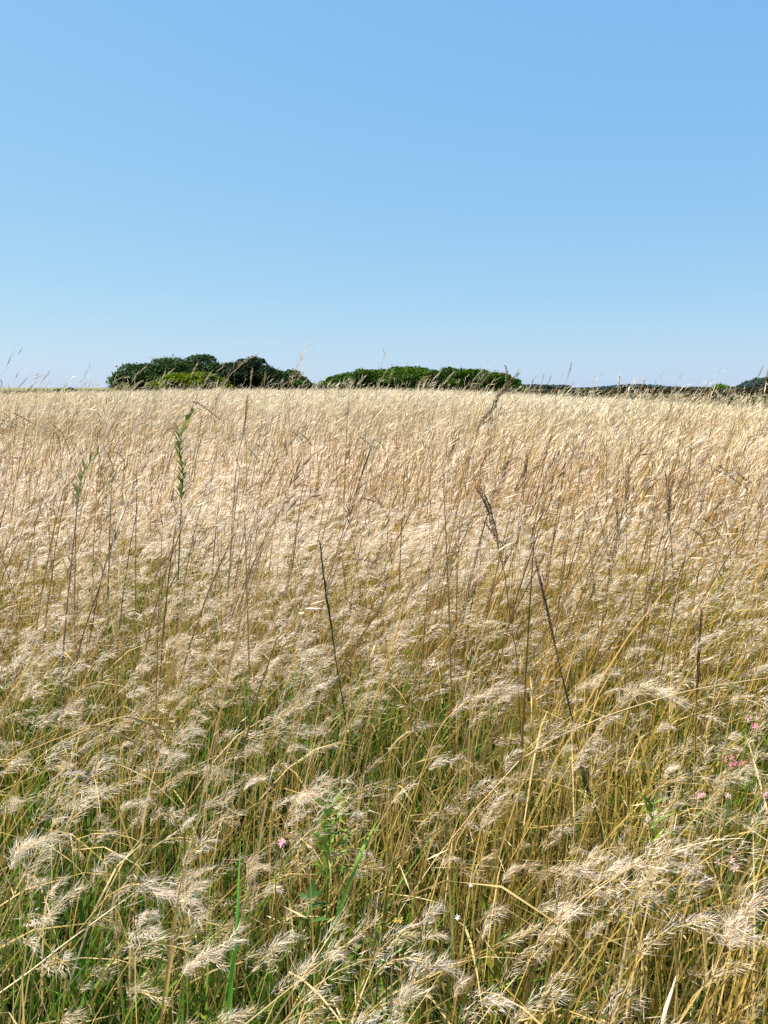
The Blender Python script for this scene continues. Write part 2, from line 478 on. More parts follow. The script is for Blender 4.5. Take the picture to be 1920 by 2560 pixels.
def grass_mass(name, near, protos, pts, label):
    """One object: the unrepeated near strip, plus points on the ground that each carry one of the patches."""
    xs, ys, sc, rz, ix = [np.concatenate([p[i] for p in pts]) for i in range(5)]
    z = ground_z(xs, ys)
    me = bpy.data.meshes.new(name)
    me.vertices.add(len(xs)); me.vertices.foreach_set('co', np.stack([xs, ys, z], -1).astype(np.float32).ravel())
    def attr(n, t, data, key='value'):
        a_ = me.attributes.new(n, t, 'POINT'); a_.data.foreach_set(key, data)
    attr('size', 'FLOAT_VECTOR', sc.astype(np.float32).ravel(), 'vector')
    attr('turn', 'FLOAT_VECTOR', np.stack([0 * rz, 0 * rz, rz], -1).astype(np.float32).ravel(), 'vector')
    attr('which', 'INT', ix.astype(np.int32))
    ng = bpy.data.node_groups.new(name, 'GeometryNodeTree')
    ng.interface.new_socket('Geometry', in_out='INPUT', socket_type='NodeSocketGeometry')
    ng.interface.new_socket('Geometry', in_out='OUTPUT', socket_type='NodeSocketGeometry')
    n, l = ng.nodes, ng.links
    gi, go = n.new('NodeGroupInput'), n.new('NodeGroupOutput')
    def info(pm):
        po = bpy.data.objects.new(pm.name, pm)      # data holder only, not linked to the scene
        oi = n.new('GeometryNodeObjectInfo'); oi.inputs['Object'].default_value = po
        oi.inputs['As Instance'].default_value = False
        return oi.outputs['Geometry']
    join = n.new('GeometryNodeJoinGeometry')
    for pm in reversed(protos):                     # join lists its links last-in first
        g2 = n.new('GeometryNodeGeometryToInstance')
        l.new(info(pm), g2.inputs[0]); l.new(g2.outputs[0], join.inputs[0])
    iop = n.new('GeometryNodeInstanceOnPoints'); iop.inputs['Pick Instance'].default_value = True
    def named(nm, t):
        q = n.new('GeometryNodeInputNamedAttribute'); q.data_type = t; q.inputs[0].default_value = nm; return q.outputs[0]
    l.new(gi.outputs[0], iop.inputs['Points']); l.new(join.outputs[0], iop.inputs['Instance'])
    l.new(named('which', 'INT'), iop.inputs['Instance Index'])
    e2r = n.new('FunctionNodeEulerToRotation'); l.new(named('turn', 'FLOAT_VECTOR'), e2r.inputs[0])
    l.new(e2r.outputs[0], iop.inputs['Rotation']); l.new(named('size', 'FLOAT_VECTOR'), iop.inputs['Scale'])
    both = n.new('GeometryNodeJoinGeometry')
    l.new(iop.outputs[0], both.inputs[0]); l.new(info(near), both.inputs[0])
    l.new(both.outputs[0], go.inputs[0])
    o = link(name, me)
    o.modifiers.new('tufts', 'NODES').node_group = ng
    tag(o, label, 'grass', kind='stuff')
    print(name, len(xs), 'patches', len(near.polygons), 'near tris')
    return o


def block(x, y, g, idx, turn=0.22, uneven=1.0):
    N = len(x)
    s = g.uniform(0.95, 1.12, N)
    hs = (1 - 0.12 * uneven + 0.26 * uneven * vnoise(x, y, 3.1, 3)) * g.uniform(0.96, 1.04, N)
    sy = s * np.where(g.uniform(0, 1, N) < 0.5, -1, 1)
    return [x, y, np.stack([s, sy, hs], -1), g.normal(0, turn, N), idx]


FAR_EDGE = 66.0
def made(fill, seed, n, size, mat, *args):
    g = np.random.default_rng(seed); tb = Tris()
    fill(tb, g, roots(g, n, size), *args)
    return tb.mesh(fill.__name__.replace('_fill', '_patch'), mat)


def clumps(x, y):
    """Where the feathery heads stand thick (1) or leave gaps (0)."""
    v = 0.6 * vnoise(x, y, 0.34, 1) + 0.4 * vnoise(x, y, 1.3, 2)
    return np.clip((v - 0.30) / 0.30, 0.06, 1)


def build_grass():
    # feather-headed dry grass
    g = np.random.default_rng(41); tb = Tris()
    b = near_roots(g, 900, lambda x, y: np.maximum(clumps(x, y), np.clip(0.14 * y - 0.1, 0.05, .45)) * np.clip(0.40 + 0.48 * (y - 1.0), 0.34, 1), 0.45)
    sp = b[:, 1] < 1.9; far = b[:, 1] > 3.0; mid = ~sp & ~far
    half = sp & (g.uniform(0, 1, len(b)) < 0.5)
    fluffy_fill(tb, g, b[half], 110, 0.013, 0.0008, 0.0028, 6, 0.74, 1.0, 1.0, 0.5, 1.6)
    fluffy_fill(tb, g, b[sp & ~half], 80, 0.012, 0.0009, 0.0032, 6, 0.55, 0.96, 1.1, 0.75, 1.4)
    fluffy_fill(tb, g, b[mid], 46, 0.018, 0.0017, 0.0030, 4, 0.85, 0.97, 0.9, 0.35, 1.25)
    fluffy_fill(tb, g, b[far], 26, 0.028, 0.0024, 0.0030, 4, 0.95, 0.92, 0.6)
    near = tb.mesh('feathery_near', M_FLUFF)
    pr, pts = [], []
    dens = (0.35, 0.7, 1.0)
    for lod, (size, y0, y1, per, M, hair, hw, sw, S, Ls, Hs, loose) in enumerate((
            (1.0, NEAR, 10.0, 480, 16, 0.040, 0.0036, 0.0034, 4, 1.0, 0.88, 0.5),
            (2.0, 10.0, 26.0, 170, 9, 0.070, 0.0062, 0.0055, 3, 1.0, 0.88, 0.45),
            (4.0, 26.0, FAR_EDGE, 62, 6, 0.110, 0.0130, 0.0100, 2, 1.0, 0.95, 0.45))):
        i0 = len(pr)
        for dk in dens:
            for v in range(4):
                pr.append(made(fluffy_fill, 1000 + 100 * lod + len(pr), int(per * size * size * dk), size, M_FLUFF, M, hair, hw, sw, S, Ls, Hs, loose))
        x, y, g = patch_points(size, y0, y1, 50 + lod)
        q = vnoise(x, y, 1.6, 2) * 0.6 + g.uniform(0, 0.4, len(x))
        lo = (0.22, 0.15, 0.1)[lod]
        cls = np.where(q < lo, 0, np.where(q < lo + 0.2, 1, 2))
        pts.append(block(x, y, g, i0 + cls * 4 + g.integers(0, 4, len(x))))
    grass_mass('feathery_grass', near, pr, pts, 'pale feathery dry grass bent over by wind across the whole field')
    # green undergrowth
    g = np.random.default_rng(42); tb = Tris()
    b = near_roots(g, 4300, lambda x, y: (0.40 + 0.60 * vnoise(x, y, 0.35, 8)) * np.clip(1.25 - 0.15 * y, 0.6, 1), 0.30)
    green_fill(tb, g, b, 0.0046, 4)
    near = tb.mesh('undergrowth_near', M_GRASS)
    pr, pts = [], []
    for lod, (size, y0, y1, per, w, S) in enumerate(((1.0, NEAR, 10.0, 560, 0.0068, 3), (2.0, 10.0, 18.0, 140, 0.013, 2))):
        i0 = len(pr)
        for v in range(6):
            pr.append(made(green_fill, 2000 + len(pr), int(per * size * size), size, M_GRASS, w, S))
        x, y, g = patch_points(size, y0, y1, 60 + lod)
        pts.append(block(x, y, g, g.integers(i0, i0 + 6, len(x)), 1.0))
    grass_mass('undergrowth_grass', near, pr, pts, 'green and ochre blades growing low between the pale feathery heads')
    # upright seeding stems
    g = np.random.default_rng(43); tb = Tris()
    b = near_roots(g, 175, lambda x, y: np.clip(vnoise(x, y, 0.9, 7) * 1.6 - 0.15, 0, 1) * np.clip((y - 1.2) / 1.4, 0.0, 1), 1.4)
    tall_fill(tb, g, b, 0.0041, 0.0038, 5, 10, 1.06, 1.15)
    near = tb.mesh('seeding_near', M_STRAW)
    pr, pts = [], []
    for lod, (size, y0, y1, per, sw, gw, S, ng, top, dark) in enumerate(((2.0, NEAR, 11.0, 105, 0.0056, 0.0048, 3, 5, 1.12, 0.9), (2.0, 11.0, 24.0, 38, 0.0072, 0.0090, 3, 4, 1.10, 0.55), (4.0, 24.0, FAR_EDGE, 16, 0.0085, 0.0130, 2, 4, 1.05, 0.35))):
        i0 = len(pr)
        for v in range(8):
            pr.append(made(tall_fill, 3000 + len(pr), int(per * size * size * (0.5, 1.0)[v % 2]), size, M_STRAW, sw, gw, S, ng, top, dark))
        x, y, g = patch_points(size, y0, y1, 70 + lod)
        pts.append(block(x, y, g, g.integers(i0, i0 + 8, len(x)), 0.2, 0.3))
    grass_mass('upright_seeding_grass', near, pr, pts, 'thin upright tan stems with narrow seed heads standing above the field')


build_grass()


# ------------------------------------------------------------------ shrubs, hedge and woods on the skyline
def leaf_cloud(tb, g, lobes, n, size, c_lo, c_hi):
    n = int(n * 2.2)
    """Leaf sprays over and through a set of ellipsoid lobes; outline broken by outliers."""
    vol = np.array([l_[3] * l_[4] * l_[5] for l_ in lobes]) ** (2 / 3)
    cnt = np.maximum(20, (n * vol / vol.sum()).astype(int))
    for (cx, cy_, cz, rx, ry, rz), m in zip(lobes, cnt):
        d = nrm(g.normal(size=(m, 3)))
        d[:, 2] = np.where(d[:, 2] < -0.35, -d[:, 2], d[:, 2])
        lump = 0.82 + 0.30 * vnoise(np.arctan2(d[:, 1], d[:, 0]) * 3 + cx, d[:, 2] * 5 + cz, 0.9, int(abs(cx * 7)) % 13)
        r = lump * np.where(g.uniform(0, 1, m) < 0.8, g.uniform(0.82, 1.02, m), g.uniform(0.35, 0.85, m))
        r = np.where(g.uniform(0, 1, m) < 0.07, r * g.uniform(1.02, 1.34, m), r)
        p = np.array([cx, cy_, cz]) + d * r[:, None] * np.array([rx, ry, rz])
        p = p[p[:, 2] > 0.05]; m = len(p); d = d[:m] * 0 + nrm(p - np.array([cx, cy_, cz]))
        clump = np.clip(0.5 * vnoise(p[:, 0] * 1.0 + p[:, 1] * .4, p[:, 2] + p[:, 1] * .7, 0.55, 3) + 0.5 * g.uniform(0, 1, m), 0, 1)
        c = mixc(c_lo, c_hi, clump)
        s = size * g.uniform(0.55, 1.4, m)
        nml = nrm(d + g.normal(0, 0.55, (m, 3)) + np.array([0, 0, 0.5]))
        a_ = nrm(np.cross(nml, g.normal(size=(m, 3)))); b_ = np.cross(nml, a_)
        V = np.stack([p - a_ * s[:, None], p - b_ * s[:, None] * .5, p + a_ * s[:, None], p + b_ * s[:, None] * .5 + nml * s[:, None] * .25], 1)
        i = np.arange(m) * 4
        F = np.stack([np.stack([i, i + 1, i + 2], -1), np.stack([i, i + 2, i + 3], -1)], 1)
        tb.add(V, F, np.repeat(c, 4, axis=0))


BARK = (0.10, 0.075, 0.05)
def shrub(name, label, x0, x1, ytop, Y, c_lo, c_hi, n, seed, group, cat='shrub', lobes_n=9, flat=0.6, leaf=0.12, under=0.15):
    """A wind-shaped shrub spanning photo columns x0..x1 with its top at photo row ytop, standing at depth Y."""
    g = np.random.default_rng(seed)
    pl, pr_, pt = px(x0, 960, Y), px(x1, 960, Y), px((x0 + x1) / 2, ytop, Y)
    cx, w = (pl.x + pr_.x) / 2, (pr_.x - pl.x) / 2
    gz = float(ground_z(cx, Y)); H = pt.z - gz
    t = thing(name, (cx, Y, gz), label, cat, group)
    lobes = []
    for k in range(lobes_n * 3):                              # small rounded masses under an uneven flat-topped profile
        u = -0.90 + 1.8 * (k + g.uniform(-.4, .4)) / (lobes_n * 3 - 1)
        hh = H * (1 - flat * abs(u) ** 2.6) * g.uniform(0.66, 1.05)
        rr = H * g.uniform(0.12, 0.27)
        lobes.append((u * w, g.uniform(-.5, .45) * w * 0.7, hh - rr * .8, min(rr * g.uniform(1.2, 1.9), w * .4), rr * 1.5, rr * .8))
    for k in range(8):                                        # body beneath, down to the grass
        u = -0.78 + 1.56 * k / 7
        hb = H * (1 - flat * abs(u) ** 2.6)
        lobes.append((u * w, g.uniform(-.25, .25) * w, hb * 0.43, w * 0.28, w * 0.35, hb * 0.43))
    tb = Tris(); leaf_cloud(tb, g, lobes, n, leaf, c_lo, c_hi)
    cr = link('crown', tb.mesh('crown', M_LEAF), t)
    tb = Tris()
    for k in range(3):
        bx = g.uniform(-.25, .25) * w; topx = bx + g.uniform(-.3, .3) * w
        P = [(bx, 0, -0.1), (bx + 0.1, g.uniform(-.1, .1), H * .2), ((bx + topx) / 2, g.uniform(-.2, .2), H * .45), (topx, g.uniform(-.3, .3), H * .72)]
        tb.tube(P, [0.13, 0.11, 0.08, 0.03], BARK, 6)
        for lb in lobes[k::3]:
            q = np.array(P[1 + k % 2]); e_ = np.array(lb[:3])
            tb.tube([q, (q + e_) / 2 + np.array([0, 0, .1]), e_], [0.06, 0.045, 0.015], BARK, 5)
    link('trunk', tb.mesh('trunk', M_STEM), t)
    return t


DK_LO, DK_HI = (0.010, 0.032, 0.007), (0.050, 0.108, 0.014)
MD_LO, MD_HI = (0.014, 0.044, 0.006), (0.074, 0.142, 0.009)
BR_LO, BR_HI = (0.04, 0.075, 0.003), (0.20, 0.235, 0.005)
GA, GB = 'shrubs of the thicket with the bright bush', 'shrubs of the long low thicket'
def build_shrubs():
    Y = 66.0
    shrub('dark_shrub', 'dark green shrub at the left end of the taller thicket', 276, 470, 906, Y, DK_LO, DK_HI, 8000, 1, GA, flat=.45)
    shrub('dark_shrub', 'tallest dark green shrub rising behind the bright yellow-green bush', 375, 615, 889, Y + 2.5, DK_LO, DK_HI, 11000, 2, GA, flat=.22)
    shrub('dark_shrub', 'very dark rounded shrub just beyond the right end of the bright bush', 546, 712, 894, Y + 1, (0.006, 0.016, 0.006), (0.024, 0.052, 0.012), 8000, 3, GA, flat=.5)
    shrub('small_shrub', 'small low shrub trailing off the right end of the taller thicket', 660, 782, 926, Y + 1, DK_LO, DK_HI, 3600, 4, GA, flat=.5, lobes_n=7)
    shrub('bright_bush', 'bright yellow-green bush in front of the taller thicket', 378, 574, 931, Y - 4, BR_LO, BR_HI, 8000, 5, GA, 'bush', flat=.35, under=.6)
    shrub('bright_bush', 'tiny yellow-green bush at the foot of the taller thicket', 286, 332, 959, Y - 4, BR_LO, BR_HI, 1500, 6, GA, 'bush', lobes_n=5, under=.6)
    spans = [(792, 910, 936, 'lowest shrub at the left tip of the long low thicket'),
             (836, 1010, 926, 'green shrub second from the left in the long low thicket'),
             (915, 1110, 919, 'highest green shrub in the middle of the long low thicket'),
             (1015, 1190, 921, 'green shrub right of the middle of the long low thicket'),
             (1090, 1268, 923, 'green shrub second from the right in the long low thicket'),
             (1190, 1306, 932, 'rounded shrub at the right end of the long low thicket')]
    for i, (a_, b_, t_, lab) in enumerate(spans):
        shrub('thicket_shrub', lab, a_, b_, t_, Y + 4 + (i % 3) * 1.2, MD_LO, MD_HI, 6500, 20 + i, GB, flat=(.6 if i in (0, 5) else .10))
    shrub('round_bush', 'small bright green bush standing above the hedge at far right', 1766, 1826, 945, 84, BR_LO, (0.10, 0.19, 0.03), 2200, 40, None, 'bush', lobes_n=5)
    shrub('skyline_bush', 'tiny dark bush on the skyline at far left of the field', 158, 200, 968, 90, DK_LO, DK_HI, 900, 41, None, 'bush', lobes_n=4, leaf=.12)


build_shrubs()


def band(name, label, cat, kind, xs, tops, Y, depth, n, size, c_lo, c_hi, seed, lump):
    """A hedge or far wood: leaf sprays through a long mass whose top follows photo rows `tops` at columns `xs`."""
    g = np.random.default_rng(seed)
    m = n
    u = g.uniform(xs[0], xs[-1], m)
    top = np.interp(u, xs, tops)
    yy = Y + g.uniform(-.5, .5, m) * depth
    X = (u - 960) / FPX * Y / math.cos(PITCH)
    dh = (966 - top) / FPX * Y
    gz = ground_z(X, yy)
    H = CAM_H + dh - gz + lump * (vnoise(X, yy, lump * 4, 5) - 0.7)
    f = np.where(g.uniform(0, 1, m) < 0.45, g.uniform(0.85, 1.0, m), g.uniform(0, 1, m))
    p = np.stack([X, yy, gz + H * f], -1)
    s = size * g.uniform(.5, 1.5, m)
    nml = nrm(g.normal(0, .7, (m, 3)) + np.array([0, -0.5, 0.8]))
    a_ = nrm(np.cross(nml, g.normal(size=(m, 3)))); b_ = np.cross(nml, a_)
    V = np.stack([p - a_ * s[:, None], p - b_ * s[:, None] * .5, p + a_ * s[:, None], p + b_ * s[:, None] * .5], 1)
    i = np.arange(m) * 4
    F = np.stack([np.stack([i, i + 1, i + 2], -1), np.stack([i, i + 2, i + 3], -1)], 1)
    c = mixc(c_lo, c_hi, g.uniform(0, 1, m))
    tb = Tris(); tb.add(V, F, np.repeat(c, 4, axis=0))
    if kind == 'stuff':
        return tag(link(name, tb.mesh(name, M_LEAF)), label, cat, kind='stuff')
    k = m // 2
    t = thing(name, (float(X.mean()), Y, float(gz.mean())), label, cat)
    org = np.array(t.location)
    for q in range(len(tb.v)): tb.v[q] = tb.v[q] - org.astype(np.float32)
    link('foliage', tb.mesh('foliage', M_LEAF), t)
    st = Tris()
    for q in range(60):
        j = int(g.integers(0, m)); b0 = np.array([X[j], Y, float(gz[j])]) - org
        st.tube([b0, b0 + np.array([g.uniform(-.2, .2), 0, H[j] * .4]), b0 + np.array([g.uniform(-.4, .4), g.uniform(-.3, .3), H[j] * .8])], [.05, .035, .01], BARK, 4)
    tag(link('stems', st.mesh('stems', M_STEM), t), kind='stuff')
    return t


def build_bands():
    band('hedge', 'long dark olive hedge along the far right edge of the field', 'hedge', 'thing',
         [1280, 1330, 1450, 1560, 1680, 1800, 1920, 2150], [977, 976, 975, 973, 971, 970, 969, 967], 80, 3.0, 20000, 0.13,
         (0.016, 0.022, 0.008), (0.075, 0.068, 0.026), 71, 0.12)
    band('distant_wood', 'far bluish wood on the skyline beyond the hedge', 'wood', 'stuff',
         [1290, 1310, 1405, 1420, 1470, 1500, 1530, 1560, 1620, 1660, 1760, 1830, 1850, 1880, 1920, 2150],
         [968, 963, 965, 972, 972, 968, 964, 963, 965, 970, 971, 969, 956, 946, 941, 934], 1400, 60, 14000, 3.2,
         (0.03, 0.055, 0.045), (0.06, 0.095, 0.075), 72, 3.0)  # blue-green tint in the leaf colour stands in for distant haze
    band('far_hedgerow', 'thin far hedgerow on the skyline left of the taller thicket', 'hedgerow', 'stuff',
         [-300, 0, 60, 120, 200, 260, 330], [979, 978, 977, 974, 974, 975, 977], 160, 6, 5000, 0.35,
         (0.05, 0.07, 0.025), (0.12, 0.13, 0.05), 73, 0.3)


build_bands()


# ------------------------------------------------------------------ single plants that stand out of the field
DARK_BROWN, DARK_GREEN, REDDISH, TAN, GOLD, GREY = (0.085, 0.05, 0.026), (0.030, 0.045, 0.016), (0.20, 0.10, 0.06), (0.36, 0.24, 0.12), (0.58, 0.42, 0.15), (0.36, 0.31, 0.25)
WHITE_STRAW = (0.74, 0.62, 0.42)


def depth_for(y, z):
    """Depth at which the photo row y is at height z (rows below the horizon)."""
    v = (1280 - y) / FPX
    slope = (-math.sin(PITCH) + v * math.cos(PITCH)) / (math.cos(PITCH) + v * math.sin(PITCH))
    return (z - CAM_H) / slope


def smooth(pts, n):
    """Catmull-Rom through the points, n samples."""
    P = np.asarray([tuple(p) for p in pts], float)
    if len(P) == 2:
        return P[0] + (P[1] - P[0]) * np.linspace(0, 1, n)[:, None]
    Q = np.concatenate([[2 * P[0] - P[1]], P, [2 * P[-1] - P[-2]]])
    d = np.concatenate([[0], np.cumsum(np.linalg.norm(np.diff(P, axis=0), axis=1))])
    out = []
    for u in np.linspace(0, d[-1], n):
        i = min(int(np.searchsorted(d, u, 'right')) - 1, len(P) - 2)
        t = (u - d[i]) / max(d[i + 1] - d[i], 1e-9)
        a_, b_, c_, e_ = Q[i:i + 4]
        out.append(0.5 * ((2 * b_) + (c_ - a_) * t + (2 * a_ - 5 * b_ + 4 * c_ - e_) * t * t + (3 * b_ - a_ - 3 * c_ + e_) * t ** 3))
    return np.array(out)


def world_path(pix, Y, n=24, sway=0.05, seed=0):
    """Photo polyline to world points near depth Y, with a little depth of its own."""
    g = np.random.default_rng(seed + 900)
    pp = smooth([(p[0], p[1], 0) for p in pix], n)
    k = np.linspace(1, 0, n) ** 2 * g.normal(0, sway)
    return np.array([tuple(px(a_, b_, Y + k[i])) for i, (a_, b_, _) in enumerate(pp)])


def to_ground(W):
    """Carry a path (tip first) on from its last point down to the soil."""
    last, d = W[-1], nrm(W[-1] - W[-3])
    gz = float(ground_z(last[0], last[1]))
    drop = last[2] - gz
    if drop < 0.02:
        return W
    sl = np.clip(d[0] / max(-d[2], 0.15), -0.9, 0.9)
    t = np.linspace(0, 1, 7)[1:, None]
    ext = last + np.concatenate([sl * drop * (t - 0.35 * t * t), 0 * t, -(drop + 0.02) * t], 1)
    return np.concatenate([W, ext])


def spikelets(tb, g, W, n, L, w, c_lo, c_hi, spread=0.35, taper=True, outward=1.0):
    """Overlapping grains set alternately along the path W (tip first)."""
    S = smooth(W, n); T = nrm(np.gradient(S, axis=0)) * -1
    side = nrm(np.cross(T, np.array([0.2, 1, 0.1])))
    alt = np.where(np.arange(n) % 2 == 0, 1, -1)[:, None]
    d = T + side * alt * spread + g.normal(0, spread * 0.5, (n, 3))
    f = np.linspace(0, 1, n)
    k = np.clip(0.55 + 1.2 * np.minimum(f, 1 - f), 0.4, 1) if taper else np.ones(n)
    tb.grains(S + side * alt * w * 0.35 * outward, d, L * k * g.uniform(.8, 1.2, n), w * k * g.uniform(.8, 1.2, n), mixc(c_lo, c_hi, g.uniform(0, 1, n)), g)


SEED = [0]
def stalk(name, label, pix, Y, th=3.0, col=TAN, col_base=None, head=None, hcol=(DARK_BROWN, TAN), hw=2.4, group=None, cat='grass stalk',
          extra=(), hn=None, spread=0.35, root=True, leaves=()):
    """One stalk: pix runs tip to base in photo pixels; head = share of the path (from the tip) set with grain; extra = drooping side spikes."""
    SEED[0] += 1; g = np.random.default_rng(SEED[0] + 7000)
    W = world_path(pix, Y, 26, 0.04, SEED[0])
    th = th * (0.72 if cat in ('straw', 'grass stem') else 0.8)
    W[1:-1] += g.normal(0, 0.0005, (len(W) - 2, 3)) * (cat != 'straw')
    full = to_ground(W) if root else W
    base = full[-1].copy(); base[2] = float(ground_z(base[0], base[1]))
    t = thing(name, tuple(base), label, cat, group)
    r = th * 0.5 / FPX * Y
    tb = Tris()
    n = len(full)
    tb.tube(full[::-1] - base, np.linspace(1.15, 0.55, n) * r, col_base or col, 5, col)
    link('stem', tb.mesh('stem', M_STEM), t)
    if head:
        k = max(4, int(26 * head))
        ln = float(np.linalg.norm(np.diff(W[:k], axis=0), axis=1).sum())
        m = hn or max(10, int(ln / 0.0048))
        tb = Tris()
        spikelets(tb, g, W[:k] - base, m, max(0.010, ln / m * 4.2), th * hw / FPX * Y * 0.40, *hcol, spread * 0.55, True, 1.6)
        tag(link('seed_head', tb.mesh('seed_head', M_STEM), t), kind='stuff')
    for e_ in extra:
        R_ = world_path(e_, Y + g.normal(0, 0.02), 14, 0.02, SEED[0] + 50)
        ln = float(np.linalg.norm(np.diff(R_, axis=0), axis=1).sum())
        tb = Tris()
        tb.tube(R_ - base, np.linspace(1, .5, len(R_)) * r * 0.6, col, 4)
        m = max(8, int(ln / 0.0040))
        spikelets(tb, g, (R_ - base)[::-1], m, 0.0085, th * 1.0 / FPX * Y, *hcol, 0.22, False)
        tag(link('side_spike', tb.mesh('side_spike', M_STEM), t), kind='stuff')
        d = np.linalg.norm(full - R_[0], axis=1); j = int(np.argmin(d))
        if 0.006 < d[j] < 0.35:
            tb = Tris(); a0 = full[min(j + 2, n - 1)]
            mid = (a0 + R_[0]) / 2 + np.array([0, 0, 0.015])
            tb.tube(smooth([a0, mid, R_[0]], 6) - base, r * 0.5, col, 4)
            link('side_branch', tb.mesh('side_branch', M_STEM), t)
    for (p0, p1, p2, w) in leaves:
        P = [np.array(tuple(px(q[0], q[1], Y + 0.01 * i))) - base for i, q in enumerate((p0, p1, p2))]
        c = 2 * P[1] - 0.5 * (P[0] + P[2])
        tb = Tris(); tb.ribbons(P[0][None], c[None], P[2][None], np.array([w / FPX * Y]), np.array([col_base or col]), np.array([col_base or col]), 8, 0.1, 0.7, np.array([0.5]))
        link('leaf', tb.mesh('leaf', M_WEED), t)
    return t


def plume(label, pix, Y, L_hair=0.018, fat=0.16, M=420, share=0.8, th=3.0, hw=0.0007, tint=None, name='feathery_plume', group='feathery plumes that stand out'):
    """A large feathery seed head along a photo polyline (tip first)."""
    SEED[0] += 1; g = np.random.default_rng(SEED[0] + 8000)
    W = world_path(pix, Y, 26, 0.05, SEED[0]); full = to_ground(W)
    base = full[-1].copy(); base[2] = float(ground_z(base[0], base[1]))
    t = thing(name, tuple(base), label, 'grass plume', group)
    r = th * .5 / FPX * Y
    tb = Tris(); tb.tube(full[::-1] - base, np.linspace(1.2, .35, len(full)) * r, OCHRE, 5, STRAW)
    link('stem', tb.mesh('stem', M_STEM), t)
    k = max(6, int(26 * share)); A = smooth((W[:k] - base)[::-1], 60); T = nrm(np.gradient(A, axis=0))
    ln = float(np.linalg.norm(np.diff(A, axis=0), axis=1).sum())
    tb = Tris()
    nb = 26
    bs = np.sort(g.uniform(0, 0.93, nb))
    for f in bs:                                               # side branches, each with its own hairs
        i = int(f * 59); d = T[i]
        rad = nrm(g.normal(size=3) - 0); rad = nrm(rad - d * (rad @ d) + np.array([0.25, 0, -0.25]))
        bl = ln * fat * g.uniform(0.8, 3.6) * (0.35 + 1.2 * f * (1.25 - f))
        e_ = A[i] + nrm(d * 1.5 + rad * g.uniform(.25, .9)) * bl
        B = smooth([A[i], (A[i] + e_) / 2 + rad * bl * .08, e_ + np.array([0.15, 0, -.12]) * bl], 8)
        tb.tube(B, np.linspace(.5, .2, 8) * r * 0.6, STRAW, 3)
        m = int(0.75 * M) // nb
        j = g.integers(1, 8, m); P = B[j] + g.normal(0, 0.002, (m, 3))
        D = nrm(nrm(e_ - A[i]) + g.normal(0, .50, (m, 3)) + np.array([0.25, 0, -.05]))
        kk = g.uniform(0, 1, m)
        c = mixc(FLUFF_A, FLUFF_B if tint is None else tint, kk); c = c + (np.array(FLUFF_C) - c) * (g.uniform(0, 1, m) * .9)[:, None]
        tb.hairs(P, D, L_hair * g.uniform(.4, 1.5, m), np.full(m, hw) * g.uniform(.7, 1.5, m), c, g)
    tag(link('seed_head', tb.mesh('seed_head', M_FLUFF), t), kind='stuff')
    return t


def leafy(name, label, pix, Y, n, L, w, cols, group=None, th=5.0, up=0.7, stem_col=(0.10, 0.16, 0.05), start=0.0, stop=1.0, cat='weed', spin=2.4):
    """An upright weed: a stem with narrow leaves set spirally, each leaf its own part."""
    SEED[0] += 1; g = np.random.default_rng(SEED[0] + 9000)
    W = world_path(pix, Y, 30, 0.03, SEED[0]); full = to_ground(W)
    base = full[-1].copy(); base[2] = float(ground_z(base[0], base[1]))
    t = thing(name, tuple(base), label, cat, group)
    r = th * .5 / FPX * Y
    tb = Tris(); tb.tube(full[::-1] - base, np.linspace(1.2, .45, len(full)) * r, stem_col, 6)
    link('stem', tb.mesh('stem', M_STEM), t)
    S = smooth(W - base, 60); T = -nrm(np.gradient(S, axis=0))
    for k in range(n):
        f = start + (stop - start) * (k / max(1, n - 1)); i = int(f * 59)
        az = k * spin + g.normal(0, .3)
        out = np.array([math.cos(az), math.sin(az), 0]); d = T[i]
        out = nrm(out - d * (out @ d))
        l_ = L * g.uniform(.7, 1.25) * (0.55 + 0.45 * min(1, f * 4 + .2))
        dirn = nrm(d * up + out)
        p0 = S[i]; p1 = p0 + dirn * l_ * .55 + d * l_ * .12; p2 = p0 + dirn * l_ + np.array([0.06, 0, -.22 * g.uniform(.2, 1.2)]) * l_
        c = np.asarray(cols[0]) + (np.asarray(cols[1]) - np.asarray(cols[0])) * g.uniform(0, 1)
        tb = Tris()
        side = np.cross(dirn, d); yaw = math.atan2(side[1], side[0])
        tb.ribbons(p0[None], p1[None], p2[None], np.array([w * g.uniform(.8, 1.2)]), c[None] * .9, c[None], 6, .05, .35, np.array([yaw]))
        link('leaf', tb.mesh('leaf', M_WEED), t)
    return t


